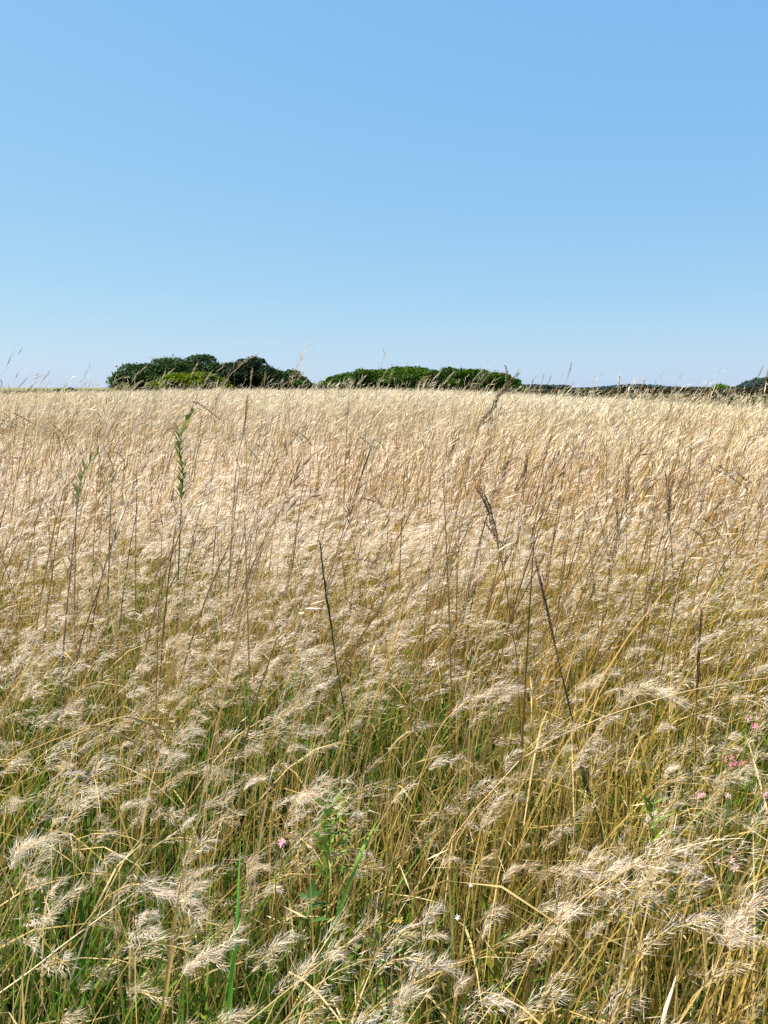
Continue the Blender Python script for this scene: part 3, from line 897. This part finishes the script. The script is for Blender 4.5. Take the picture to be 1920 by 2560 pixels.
def flower(name, label, x, y, Y, heads_n, size, spread, cols, group, cat='flower', stem_col=(0.12, 0.18, 0.05), petals=6):
    """A loose cluster of small florets on a thin branching stem."""
    SEED[0] += 1; g = np.random.default_rng(SEED[0] + 9500)
    c0 = np.array(tuple(px(x, y, Y))); gz = float(ground_z(c0[0], c0[1]))
    base = np.array([c0[0] - 0.03, Y + 0.01, gz])
    t = thing(name, tuple(base), label, cat, group)
    top = c0 - base; fork = top - np.array([0.005, 0, spread * 1.3 + .02])
    tb = Tris(); tb.tube(smooth([np.array([0, 0, -.02]), fork * np.array([.6, .6, .55]), fork], 10), np.linspace(1, .6, 10) * 0.0013, stem_col, 5)
    link('stem', tb.mesh('stem', M_STEM), t)
    for k in range(heads_n):
        p = top + np.array([g.uniform(-1, 1) * spread, g.uniform(-.5, .5) * spread, g.uniform(-.35, .35) * spread]) * (heads_n > 1)
        n_ = nrm(np.array([g.normal(0, .5), -.6, .8]))
        tb = Tris(); tb.tube(smooth([fork, (fork + p) / 2 + np.array([0, 0, -.003]), p], 6), 0.0007, stem_col, 4)
        br = link('flower_stalk', tb.mesh('flower_stalk', M_STEM), t)
        u = nrm(np.cross(n_, np.array([.3, .2, 1]))); v = np.cross(n_, u)
        th = np.arange(petals) * 2 * math.pi / petals + g.uniform(0, 1)
        d = np.cos(th)[:, None] * u + np.sin(th)[:, None] * v + n_ * g.uniform(.15, .6)
        c = np.asarray(cols[0]) + (np.asarray(cols[1]) - np.asarray(cols[0])) * g.uniform(0, 1, (petals, 1))
        tb = Tris(); sz = size * g.uniform(.6, 0.95)
        P0 = np.tile(p, (petals, 1)); D = nrm(d)
        yaw = np.arctan2(np.cross(D, n_)[:, 1], np.cross(D, n_)[:, 0])
        tb.ribbons(P0, P0 + D * sz * .5 + n_ * sz * .12, P0 + D * sz, np.full(petals, sz * .42), c, c, 4, .35, .3, yaw)
        link('floret', tb.mesh('floret', M_WEED), br)
    return t


def build_singles():
    GD = 'stalks with dark drooping side spikes'
    dk = (DARK_GREEN, DARK_BROWN)
    def droop(label, spikes, z=0.86, Y=None, stem=None, th=2.6, hcol=dk, col=TAN):
        x0, y0 = spikes[0][0]
        Y = Y or depth_for(y0, z)
        pix = stem or [(x0, y0), (x0 - 10, y0 + 40), (x0 - 22, y0 + 150), (x0 - 30, y0 + 260)]
        stalk('drooping_stalk', label, pix, Y, th, col, OCHRE, None, hcol, 2.4, GD, extra=spikes)
    droop('stalk with level dark spike just right of the long black spike', [[(880, 1398), (912, 1400), (942, 1409)], [(856, 1405), (860, 1435), (863, 1467)]], 0.80)
    droop('short dark upright spike left of centre, below the level dark spike', [[(904, 1444), (901, 1466), (898, 1492)]], 0.72)
    droop('forked stalk with two dark spikes slanting down right, beside the long black spike', [[(859, 1489), (884, 1520), (904, 1552)], [(884, 1508), (912, 1515), (946, 1532)]], 0.74)
    droop('stalk with two curved dark spikes in mid field near the centre', [[(905, 1244), (945, 1258), (960, 1280)], [(934, 1237), (955, 1265), (974, 1302)]], 0.88)
    droop('stalk with three dark spikes slanting down right near the right edge', [[(1783, 1172), (1825, 1192), (1868, 1222)], [(1797, 1163), (1812, 1175), (1828, 1187)], [(1841, 1178), (1858, 1195), (1876, 1205)]], 0.90, th=2.8)
    droop('stalk with one hooked dark spike, lower of a pair towards the right edge', [[(1720, 1318), (1750, 1338), (1772, 1381)]], 0.84, stem=[(1720, 1318), (1700, 1330), (1670, 1400), (1655, 1500)])
    droop('stalk with one curved dark spike, upper of a pair towards the right edge', [[(1757, 1296), (1782, 1315), (1804, 1348)]], 0.86, stem=[(1757, 1296), (1748, 1310), (1735, 1400), (1725, 1500)])
    droop('stalk with three short parallel dark spikes right of the tall brown head', [[(1496, 1341), (1512, 1354), (1524, 1368)], [(1473, 1358), (1490, 1375), (1504, 1391)], [(1455, 1371), (1461, 1379), (1467, 1388)]], 0.82)
    droop('stalk with long dark spikes reaching in from the left edge', [[(-12, 1046), (25, 1056), (59, 1072)], [(36, 1033), (60, 1046), (92, 1064)], [(-12, 1055), (15, 1062), (42, 1071)]], 1.02, stem=[(-12, 1046), (-30, 1060), (-60, 1200), (-70, 1400)], th=3.2)
    droop('stalk with long curved dark spike between left edge and the leafy weeds', [[(130, 1061), (156, 1085), (179, 1146)], [(186, 1108), (196, 1122), (204, 1138)]], 0.98, stem=[(130, 1061), (112, 1075), (90, 1170), (80, 1280)])
    droop('thin stalk arching over between the two green leafy weeds', [[(284, 1129), (300, 1137), (311, 1152)], [(268, 1132), (276, 1150), (281, 1166)]], 0.95, stem=[(284, 1129), (268, 1138), (255, 1160), (246, 1260)], hcol=(DARK_BROWN, TAN))
    droop('long slanting stalk forked at its tip, right of the greener weed', [[(622, 1122), (632, 1132), (642, 1146)], [(640, 1110), (660, 1125), (678, 1142)]], 0.93, stem=[(640, 1108), (622, 1120), (560, 1175), (487, 1240), (440, 1300)], hcol=(DARK_BROWN, TAN))
    droop('stalk with a hooped brown tip below the gap between the thickets', [[(735, 1082), (748, 1092), (759, 1108)], [(755, 1085), (767, 1097), (779, 1112)]], 0.96, stem=[(735, 1082), (712, 1082), (690, 1120), (672, 1200)], hcol=(DARK_BROWN, TAN))
    droop('long brown stalk hooping over in front of the taller thicket', [[(482, 1004), (508, 1016), (549, 1048)]], 1.18, stem=[(490, 1005), (470, 1006), (417, 1049), (330, 1130), (270, 1195)], hcol=(DARK_BROWN, TAN), th=3.0)
    droop('dark spikes on a thin stalk high in the middle of the field', [[(898, 1090), (920, 1107), (935, 1117)], [(940, 1100), (952, 1108), (960, 1122)]], 0.98, hcol=(DARK_BROWN, TAN))
    droop('short dark leaf-like spike hanging right of the thin ringed stalk', [[(1100, 1306), (1106, 1312), (1115, 1328)], [(1128, 1305), (1136, 1308), (1144, 1318)]], 0.84)
    droop('tiny dark spike pointing down in mid field right of centre', [[(1089, 1360), (1090, 1372), (1091, 1386)]], 0.78)

    GS = 'seeding stalks that stand out'
    def seed(label, pix, z=None, Y=None, **k):
        stalk('seeding_stalk', label, pix, Y or depth_for(pix[0][1], z), group=GS, **k)
    seed('tall dark brown seed head leaning left on a long bare stalk right of centre', [(1194, 1218), (1214, 1253), (1229, 1301), (1241, 1344), (1246, 1375), (1258, 1419), (1268, 1488), (1283, 1596), (1291, 1637), (1300, 1790), (1308, 1944)],
         Y=1.75, th=4.2, col=(0.13, 0.085, 0.045), col_base=OLIVE, head=0.24, hcol=(DARK_BROWN, (0.15, 0.085, 0.04)), hw=4.4, hn=46, spread=0.30,
         extra=[[(1239, 1338), (1226, 1325), (1214, 1308)], [(1247, 1352), (1258, 1360), (1261, 1372)], [(1258, 1412), (1264, 1400), (1266, 1388)]])
    seed('long thin black spike standing left of centre', [(799, 1352), (802, 1375), (808, 1430), (818, 1500), (830, 1580), (838, 1640), (850, 1712), (862, 1790)], Y=1.75, th=4.4, col=DARK_GREEN, head=0.62, hcol=(DARK_GREEN, (0.06, 0.05, 0.025)), hw=1.9, spread=0.16, hn=90)
    seed('dark stalk with brown head and green sheath, right of the tall brown head', [(1337, 1392), (1361, 1495), (1373, 1552), (1388, 1617), (1402, 1678), (1426, 1780), (1440, 1841), (1462, 1940), (1487, 2024), (1510, 2126), (1512, 2290)],
         Y=1.45, th=5.0, col=(0.14, 0.075, 0.05), col_base=(0.05, 0.07, 0.025), head=0.34, hcol=(DARK_BROWN, REDDISH), hw=2.2, hn=70, spread=0.2,
         leaves=(((1478, 1998), (1458, 1935), (1446, 1878), 15), ((1428, 1790), (1414, 1725), (1400, 1668), 7)))
    seed('big brown seed head leaning right across the end of the low thicket', [(1297, 930), (1278, 952), (1262, 973), (1245, 991), (1230, 1022), (1206, 1049), (1196, 1070), (1185, 1110), (1160, 1200), (1140, 1290)], Y=2.6, th=3.8, col=(0.24, 0.15, 0.08), head=0.52, hcol=((0.16, 0.09, 0.045), (0.42, 0.29, 0.16)), hw=3.6, hn=64, spread=0.34,
         extra=[[(1262, 975), (1268, 940), (1264, 916)], [(1270, 960), (1262, 935), (1250, 934)], [(1206, 1060), (1222, 1050), (1230, 1040)]])
    seed('brown seed head bent over like a hook, left half of a pair', [(1257, 1200), (1264, 1168), (1276, 1150), (1287, 1143), (1300, 1146), (1312, 1160), (1310, 1220), (1303, 1300)], z=0.90, th=3.4, col=(0.18, 0.11, 0.06), head=0.30, hcol=(DARK_BROWN, REDDISH), hw=3.2)
    seed('brown seed head standing straight, right half of the hooked pair', [(1318, 1136), (1316, 1157), (1311, 1200), (1305, 1232), (1296, 1310), (1290, 1380)], z=0.96, th=3.2, col=(0.20, 0.12, 0.06), head=0.36, hcol=(DARK_BROWN, REDDISH), hw=2.8)
    seed('reddish brown seed head on a straight stalk towards the right edge', [(1673, 1216), (1674, 1270), (1670, 1309), (1664, 1390), (1656, 1462)], z=0.94, th=3.6, col=(0.17, 0.09, 0.05), head=0.42, hcol=(DARK_BROWN, REDDISH), hw=3.0)
    seed('thick dark brown stalk standing near the right edge above the pink flowers', [(1754, 1525), (1750, 1580), (1747, 1633), (1743, 1724), (1739, 1820), (1735, 1990)], Y=1.45, th=6.0, col=(0.12, 0.07, 0.04), col_base=OCHRE, head=0.5, hcol=(DARK_BROWN, REDDISH), hw=1.9, hn=70, spread=0.2)
    seed('tall thin grey-brown stalk with a slim head, right of the dark spikes trio', [(1568, 1150), (1567, 1240), (1567, 1332), (1565, 1409), (1558, 1633), (1545, 1740), (1535, 1860), (1518, 2070)], Y=1.75, th=3.8, col=(0.25, 0.17, 0.10), col_base=TAN, head=0.2, hcol=(DARK_BROWN, TAN), hw=2.6)
    seed('crooked brown seed stalk leaning left of the tall grey-brown one', [(1536, 1240), (1545, 1300), (1546, 1347), (1531, 1417), (1512, 1500), (1500, 1600)], Y=2.1, th=3.6, col=(0.26, 0.16, 0.10), head=0.5, hcol=(DARK_BROWN, TAN), hw=2.6)
    seed('dark green spike on a straw stalk leaning right, near the three parallel spikes', [(1491, 1448), (1478, 1490), (1466, 1530), (1440, 1610), (1420, 1690)], Y=1.9, th=3.2, col=STRAW, head=0.36, hcol=(DARK_GREEN, DARK_BROWN), hw=2.1, spread=0.16)
    seed('short reddish brown crooked head left of the long slanting stalk', [(286, 1322), (290, 1336), (281, 1358), (269, 1385), (255, 1440), (242, 1500)], z=0.84, th=3.6, col=(0.22, 0.12, 0.06), head=0.35, hcol=(DARK_BROWN, REDDISH), hw=2.6)
    seed('thin dark stalk standing straight below the taller thicket', [(619, 986), (615, 1030), (613, 1054), (604, 1100), (596, 1136), (588, 1200)], Y=3.0, th=2.8, col=(0.20, 0.13, 0.07), head=0.5, hcol=(DARK_BROWN, TAN), hw=2.2)
    seed('brown stalk leaning right with a dense tip, left of the hooped stalk', [(682, 1044), (670, 1080), (659, 1109), (636, 1160), (616, 1210), (596, 1270)], z=1.0, th=3.2, col=(0.24, 0.15, 0.08), head=0.35, hcol=(DARK_BROWN, TAN), hw=2.8)
    seed('long ringed brown stalk leaning right through the middle of the field', [(938, 1085), (925, 1127), (906, 1181), (887, 1247), (868, 1310), (852, 1372), (840, 1450)], z=1.0, th=3.4, col=(0.20, 0.13, 0.07), head=0.6, hcol=(DARK_BROWN, (0.2, 0.13, 0.07)), hw=1.9, spread=0.18)
    seed('brown stalk leaning right, seed tip just left of the hooked pair', [(1152, 1073), (1138, 1105), (1120, 1150), (1104, 1190), (1090, 1240)], z=0.98, th=3.2, col=(0.22, 0.14, 0.08), head=0.5, hcol=(DARK_BROWN, TAN), hw=2.6)
    seed('thin stalk with short dark head, right of the reddish brown seed head', [(1760, 1240), (1745, 1300), (1735, 1350), (1722, 1420)], z=0.90, th=2.8, col=TAN, head=0.3, hcol=(DARK_GREEN, DARK_BROWN), hw=2.4)
    seed('reddish head leaning right on an ochre stalk left of the tall dark head', [(1190, 1452), (1172, 1490), (1150, 1545), (1130, 1590), (1105, 1680), (1090, 1760)], Y=1.7, th=3.6, col=(0.30, 0.17, 0.08), col_base=OCHRE, head=0.42, hcol=(REDDISH, TAN), hw=2.8)
    seed('straight dark stalk right of the long black spike with bare thin stem', [(1076, 1420), (1066, 1500), (1060, 1570), (1056, 1640), (1040, 1800), (1022, 1910)], Y=1.7, th=3.0, col=(0.12, 0.08, 0.04), head=0.15, hw=2.2)

    GB_ = 'golden seed heads arching low at the left'
    stalk('arching_stalk', 'golden arching seed head, upper of two at the lower left', [(434, 1840), (410, 1826), (386, 1815), (347, 1800), (309, 1793), (247, 1812), (154, 1855), (90, 1900)], 1.30, 4.6, GOLD, OCHRE, 0.40, ((0.42, 0.28, 0.08), (0.66, 0.50, 0.22)), 2.4, GB_, hn=70, spread=0.2,
          extra=[[(380, 1806), (403, 1822), (418, 1860)]])
    stalk('arching_stalk', 'golden-brown arching seed head, lower of two at the lower left', [(357, 1863), (332, 1853), (309, 1842), (270, 1819), (228, 1816), (110, 1860), (0, 1913), (-60, 1960)], 1.24, 4.6, (0.48, 0.33, 0.11), OCHRE, 0.38, ((0.36, 0.22, 0.07), (0.62, 0.46, 0.20)), 2.3, GB_, hn=66, spread=0.2)

    GW = 'long straw stems lying across the grass'
    def straw(label, pix, Y, th, col=WHITE_STRAW, base=None):
        stalk('straw_stem', label, pix, Y, th, col, base or STRAW, None, group=GW, cat='straw')
    straw('long pale straw stem slanting up to the right edge below the brown stalk', [(1935, 1692), (1735, 1724), (1550, 1778), (1454, 1816), (1380, 1850), (1300, 1900)], 1.30, 4.2, (0.64, 0.48, 0.26))
    straw('dark reddish stem slanting up right from the middle of the lower grass', [(1345, 1878), (1290, 1905), (1210, 1970), (1130, 2048), (1040, 2115), (960, 2172)], 1.12, 6.0, (0.22, 0.12, 0.06), OLIVE)
    straw('thick pale straw slanting up right across the bottom left corner', [(350, 2222), (250, 2295), (154, 2366), (80, 2425), (-10, 2490)], 0.92, 8.5, (0.70, 0.56, 0.32))
    straw('pale straw stem slanting down right below the big plume', [(1531, 2270), (1600, 2287), (1666, 2305), (1760, 2328), (1840, 2348)], 0.98, 5.0)
    straw('pale bent straw arching left of the green leafy plant', [(906, 1850), (880, 1822), (845, 1788), (810, 1762), (780, 1755), (740, 1790), (720, 1860)], 1.25, 2.6, (0.6, 0.46, 0.24), OCHRE)
    straw('buff straw stem rising from the big plume towards the right edge', [(1860, 2096), (1797, 2100), (1720, 2115), (1643, 2140), (1560, 2180), (1480, 2235)], 0.98, 4.5)
    straw('olive stem running down the middle beside the green leafy plant', [(1016, 2040), (1004, 2080), (985, 2140), (966, 2230), (955, 2330)], 1.0, 9.0, (0.30, 0.29, 0.05), OLIVE)
    straw('thin dark green stem at the bottom, right of the yellow flower', [(945, 2250), (955, 2310), (962, 2390), (966, 2470), (966, 2560)], 0.88, 6.0, (0.05, 0.07, 0.02), OLIVE)

    plume('largest pale plume, sweeping right near the lower right corner', [(1700, 2150), (1643, 2142), (1560, 2178), (1496, 2216), (1430, 2265), (1365, 2320), (1330, 2390)], 0.95, 0.020, 0.22, 900, 0.82, 5.0, 0.0008)
    plume('white plume leaning right above the dark reddish stem', [(1268, 1716), (1230, 1728), (1180, 1747), (1145, 1772), (1114, 1801), (1085, 1850), (1060, 1920)], 1.35, 0.022, 0.15, 620, 0.6, 4.0)
    plume('compact pale plume at the bottom beside the bright green blade', [(594, 2340), (560, 2360), (521, 2382), (490, 2402), (467, 2422), (440, 2470)], 0.88, 0.016, 0.10, 520, 0.85, 4.0)
    plume('drooping pale plume at the lower left above the compact one', [(492, 2264), (450, 2245), (410, 2228), (366, 2214), (320, 2215), (270, 2240)], 0.98, 0.022, 0.16, 560, 0.75, 4.0)
    plume('fuzzy pale plume in front of the left edge near the bottom', [(112, 2100), (80, 2105), (50, 2125), (32, 2160), (25, 2220)], 1.02, 0.022, 0.2, 500, 0.8, 4.0)
    plume('pinkish plume just left above the green leafy plant', [(800, 1990), (775, 1985), (745, 2000), (725, 2030), (712, 2075), (705, 2130)], 1.12, 0.020, 0.24, 560, 0.8, 4.0, tint=(0.84, 0.66, 0.60))
    plume('pale plume slanting up right through the bottom centre', [(1105, 2410), (1060, 2425), (1035, 2450), (1005, 2490), (975, 2540), (960, 2580)], 0.85, 0.018, 0.12, 480, 0.8, 5.0)
    plume('thin translucent plume standing against the sky between the thickets', [(760, 888), (750, 905), (738, 925), (726, 950), (712, 990), (695, 1050)], 3.6, 0.030, 0.26, 90, 0.55, 1.6, 0.0009)
    plume('pale plume swept right above the pink flowers', [(1660, 1730), (1620, 1718), (1585, 1728), (1555, 1750), (1520, 1790)], 1.40, 0.022, 0.2, 520, 0.8, 3.0)
    plume('pale plume at the right edge above the bottom corner', [(1925, 2240), (1890, 2250), (1850, 2290), (1820, 2340), (1790, 2420)], 0.88, 0.022, 0.2, 560, 0.8, 5.0)

    # stems that reach over the skyline
    GK = 'stems reaching over the skyline'
    sky_list = [
        ('pale seed stem crossing the very dark shrub', [(644, 886), (616, 900), (596, 918), (573, 941), (556, 975), (530, 1050)], 3.4, 3.4, WHITE_STRAW),
        ('thin pale stem crossing the tallest shrub of the thicket', [(495, 906), (486, 922), (478, 940), (468, 975), (450, 1040)], 4.2, 2.4, STRAW),
        ('upright pale stem in front of the very dark shrub', [(631, 922), (628, 945), (626, 968), (622, 1010), (618, 1070)], 4.4, 2.6, STRAW),
        ('second upright pale stem in front of the very dark shrub, further right', [(664, 928), (662, 950), (660, 972), (656, 1020), (652, 1070)], 4.6, 2.4, STRAW),
        ('pale seed stem crossing the lowest shrub of the low thicket', [(914, 941), (902, 954), (891, 970), (880, 1000), (866, 1060)], 4.6, 3.2, WHITE_STRAW),
        ('long pale stem crossing the low thicket left of its highest shrub', [(971, 921), (955, 946), (938, 973), (924, 1010), (906, 1070)], 4.4, 2.8, STRAW),
        ('short thin stem beside the long pale one at the low thicket', [(981, 926), (976, 945), (970, 967), (962, 1010), (950, 1070)], 4.8, 2.2, STRAW),
        ('hooked pale stem crossing the highest shrub of the low thicket', [(1076, 940), (1058, 946), (1042, 964), (1032, 995), (1020, 1060)], 4.6, 2.8, STRAW),
        ('pale stem leaning right across the low thicket right of its middle', [(1136, 931), (1118, 950), (1101, 973), (1088, 1010), (1070, 1080)], 4.0, 3.2, WHITE_STRAW),
        ('dark-based stem leaning right near the right end of the low thicket', [(1227, 933), (1208, 954), (1189, 977), (1180, 1010), (1168, 1080)], 4.0, 3.0, TAN),
        ('lone thin stem rising highest above the far hedge', [(1429, 906), (1424, 928), (1418, 947), (1413, 984), (1408, 1050)], 3.8, 2.6, TAN),
        ('thin stem against sky just right of the big brown head', [(1334, 946), (1329, 962), (1325, 980), (1318, 1040)], 4.6, 2.2, TAN),
        ('middle one of three thin stems over the dark distant wood', [(1361, 932), (1355, 953), (1349, 976), (1340, 1040)], 4.4, 2.2, TAN),
        ('right one of three thin stems over the dark distant wood', [(1378, 938), (1370, 958), (1363, 978), (1352, 1040)], 4.6, 2.2, TAN),
        ('dark seed stem leaning right close to the right edge of the skyline', [(1907, 917), (1898, 936), (1890, 955), (1878, 978), (1860, 1050)], 3.8, 3.0, TAN),
        ('dark seed stem at the very right edge of the skyline', [(1922, 920), (1916, 940), (1910, 962), (1900, 1000), (1890, 1060)], 3.8, 3.4, TAN),
        ('whitish tufted stem over the far hedge', [(1549, 936), (1547, 955), (1546, 975), (1545, 1010), (1540, 1080)], 4.2, 4.2, WHITE_STRAW),
        ('pale seed stem leaning right over the hedge, right of the whitish tufted one', [(1612, 950), (1606, 965), (1598, 982), (1584, 1020), (1565, 1080)], 4.0, 3.0, STRAW),
        ('long pale stem leaning right over the middle of the hedge', [(1688, 972), (1674, 992), (1660, 1010), (1640, 1040), (1610, 1090)], 3.8, 3.2, WHITE_STRAW),
        ('thin stem rising over the skyline at the far left', [(124, 928), (112, 945), (98, 966), (84, 1000), (60, 1060)], 4.0, 2.0, STRAW),
        ('dark thin stem over the skyline close to the left edge', [(61, 950), (52, 962), (43, 976), (30, 1010), (10, 1060)], 4.2, 2.2, TAN),
        ('tan drooping head over the skyline at the left edge', [(3, 948), (4, 962), (0, 980), (-8, 1030)], 4.4, 2.4, TAN),
        ('pale head leaning right at the foot of the taller thicket', [(358, 952), (340, 962), (322, 978), (300, 1010), (270, 1060)], 4.2, 4.0, WHITE_STRAW),
        ('pale seed head bending right before the bright yellow-green bush', [(415, 950), (404, 962), (396, 980), (386, 1010), (370, 1070)], 4.2, 3.8, WHITE_STRAW),
    ]
    for lab, pix, Y, th, col in sky_list:
        stalk('skyline_stalk', lab, pix, Y, th * 0.42, tuple(0.8 * c for c in col), col, 0.34, (col, tuple(0.7 * c for c in col)), 3.6, GK, cat='grass stem', spread=0.3, hn=20)

    # leafy weeds
    gw = ((0.08, 0.11, 0.03), (0.22, 0.25, 0.06))
    leafy('leafy_weed', 'tall green leafy weed standing up at the left below the taller thicket', [(479, 1033), (459, 1066), (451, 1101), (449, 1143), (457, 1178), (455, 1232), (450, 1330)], 2.55, 72, 0.052, 0.0095, gw, 'leafy weeds at the left', 4, 1.1, (0.16, 0.17, 0.06), stop=0.78)
    leafy('leafy_weed', 'grey-stemmed weed with a green leafy tip at the far left', [(242, 1136), (226, 1155), (208, 1183), (197, 1235), (188, 1313), (179, 1400), (164, 1550)], 2.0, 40, 0.042, 0.0060, gw, 'leafy weeds at the left', 4.5, 1.0, (0.30, 0.24, 0.17), stop=0.34)
    leafy('leafy_weed', 'small green weed tip between the two taller leafy weeds', [(284, 1178), (281, 1195), (279, 1212), (276, 1280)], 2.9, 12, 0.03, 0.006, gw, 'leafy weeds at the left', 3, 1.0, stop=0.5)
    gl = ((0.06, 0.15, 0.008), (0.20, 0.30, 0.012))
    leafy('green_plant', 'bright green leafy plant low in the grass at the bottom centre', [(826, 2010), (824, 2060), (822, 2110), (820, 2170), (818, 2230)], 1.18, 44, 0.052, 0.0080, gl, None, 5, 1.0, (0.12, 0.20, 0.03), stop=0.9, cat='plant')
    leafy('green_plant', 'small bright green plant low in the grass at the lower right', [(1632, 2010), (1632, 2050), (1630, 2100), (1628, 2150)], 1.2, 16, 0.042, 0.0065, gl, None, 5, 1.1, (0.12, 0.20, 0.03), stop=0.9, cat='plant')
    leafy('green_plant', 'green plant with broad leaf half hidden near the bottom centre left', [(776, 2240), (772, 2270), (770, 2310)], 1.05, 6, 0.04, 0.011, ((0.04, 0.11, 0.02), (0.07, 0.17, 0.03)), None, 4, 0.8, (0.1, 0.18, 0.04), cat='plant')

    # single broad blades
    def blade(label, pix, Y, w, col, mat, yaw=0.3):
        SEED[0] += 1
        W = world_path(pix, Y, 14, 0.05, SEED[0]); full = to_ground(W)
        base = full[-1].copy(); base[2] = float(ground_z(base[0], base[1]))
        P = smooth(full[::-1] - base, 16); n = len(P)
        T = nrm(np.gradient(P, axis=0)); sd = np.array([math.cos(yaw), math.sin(yaw), 0]); sd = nrm(sd - (T @ sd)[:, None] * T)
        f = np.linspace(0, 1, n); hw = 0.5 * w / FPX * Y * np.clip(0.75 + .5 * f, 0, 1) * np.where(f > .55, 1 - ((f - .55) / .45) ** 1.8 * .93, 1)
        up = np.cross(T, sd) * (hw * 0.35)[:, None]            # keeled cross-section
        V = np.stack([P - sd * hw[:, None] + up, P, P + sd * hw[:, None] + up], 1)
        F = []
        for i in range(n - 1):
            a0 = i * 3
            for j in (0, 1):
                F += [(a0 + j, a0 + j + 1, a0 + j + 4), (a0 + j, a0 + j + 4, a0 + j + 3)]
        tb = Tris(); tb.add(V, F, np.asarray(col))
        o = link('grass_blade', tb.mesh('grass_blade', mat), None, tuple(base))
        tag(o, label, 'grass blade', 'broad blades that stand out')
    blade('bright green upright blade near the bottom left of centre', [(601, 2105), (598, 2180), (594, 2297), (588, 2370), (579, 2436), (572, 2540)], 0.90, 17, (0.14, 0.36, 0.02), M_WEED)
    blade('second bright green blade leaning right beside the green leafy plant', [(944, 2050), (925, 2085), (905, 2125), (885, 2180)], 1.1, 14, (0.16, 0.34, 0.03), M_WEED)
    blade('broad pale straw leaf pointing left at the right edge', [(1857, 2060), (1890, 2080), (1935, 2108), (2000, 2160)], 0.85, 24, (0.78, 0.62, 0.38), M_STRAW, 1.2)
    blade('pale dry leaf standing upright near the bottom right', [(1690, 2440), (1675, 2490), (1660, 2540), (1650, 2600)], 0.82, 22, (0.74, 0.58, 0.36), M_STRAW)
    blade('pale dry curled leaf hanging below the big plume', [(1638, 2235), (1622, 2215), (1608, 2192), (1600, 2180), (1592, 2230)], 0.96, 14, (0.80, 0.68, 0.46), M_STRAW, 0.8)
    blade('dark green blade leaning right at the lower right', [(1825, 2392), (1805, 2420), (1780, 2445), (1750, 2500)], 0.9, 11, (0.05, 0.13, 0.04), M_WEED)
    blade('short dry pale leaf slanting in the grass left of the pinkish plume', [(706, 1898), (692, 1908), (680, 1922), (672, 1960)], 1.25, 6, (0.60, 0.48, 0.26), M_STRAW)

    # flowers
    pk = ((0.46, 0.14, 0.16), (0.58, 0.27, 0.27)); pale = ((0.55, 0.30, 0.26), (0.62, 0.42, 0.37))
    GF = 'pink flowers in the grass'
    flower('pink_flower', 'deep pink flower close to the right edge, above the pink cluster', 1896, 1820, 1.45, 4, 0.008, 0.010, pk, GF)
    flower('pink_flower', 'faded pink flower just up left of the deep pink one', 1876, 1794, 1.5, 5, 0.008, 0.014, pale, GF)
    flower('pink_flower', 'wide cluster of pink flowers near the right edge', 1842, 1905, 1.40, 9, 0.009, 0.024, pk, GF)
    flower('pink_flower', 'salmon pink flower left below the wide pink cluster', 1756, 1990, 1.25, 3, 0.008, 0.007, ((0.72, 0.26, 0.22), (0.8, 0.4, 0.35)), GF)
    flower('pink_flower', 'small pale pink flower below the wide pink cluster', 1824, 1992, 1.25, 2, 0.007, 0.005, pale, GF)
    flower('pink_flower', 'pale pink flower at the right edge below the wide cluster', 1911, 1986, 1.25, 3, 0.008, 0.008, pale, GF)
    flower('pink_flower', 'pair of faint pink flowers above the lower right corner grass', 1822, 2160, 1.05, 4, 0.008, 0.016, pale, GF)
    flower('pink_flower', 'single pink flower left of the pinkish plume and leafy plant', 697, 2108, 1.08, 3, 0.008, 0.008, ((0.72, 0.22, 0.34), (0.82, 0.45, 0.5)), GF)
    flower('yellow_flower', 'yellow flower deep in the grass at the bottom centre', 1000, 2298, 1.10, 4, 0.006, 0.010, ((0.55, 0.38, 0.03), (0.62, 0.46, 0.10)), None)
    flower('yellow_flower', 'yellow speck of a flower in the green patch towards the right edge', 1684, 1570, 1.7, 2, 0.008, 0.005, ((0.75, 0.62, 0.05), (0.85, 0.75, 0.15)), None)
    flower('white_flower', 'tiny white flower low in the grass, upper of two right of the yellow one', 1176, 2213, 1.08, 1, 0.006, 0.0, ((0.8, 0.8, 0.76), (0.85, 0.85, 0.8)), 'tiny white flowers')
    flower('white_flower', 'tiny white flower low in the grass, lower of two right of the yellow one', 1142, 2294, 1.02, 1, 0.006, 0.0, ((0.8, 0.8, 0.76), (0.85, 0.85, 0.8)), 'tiny white flowers')


build_singles()
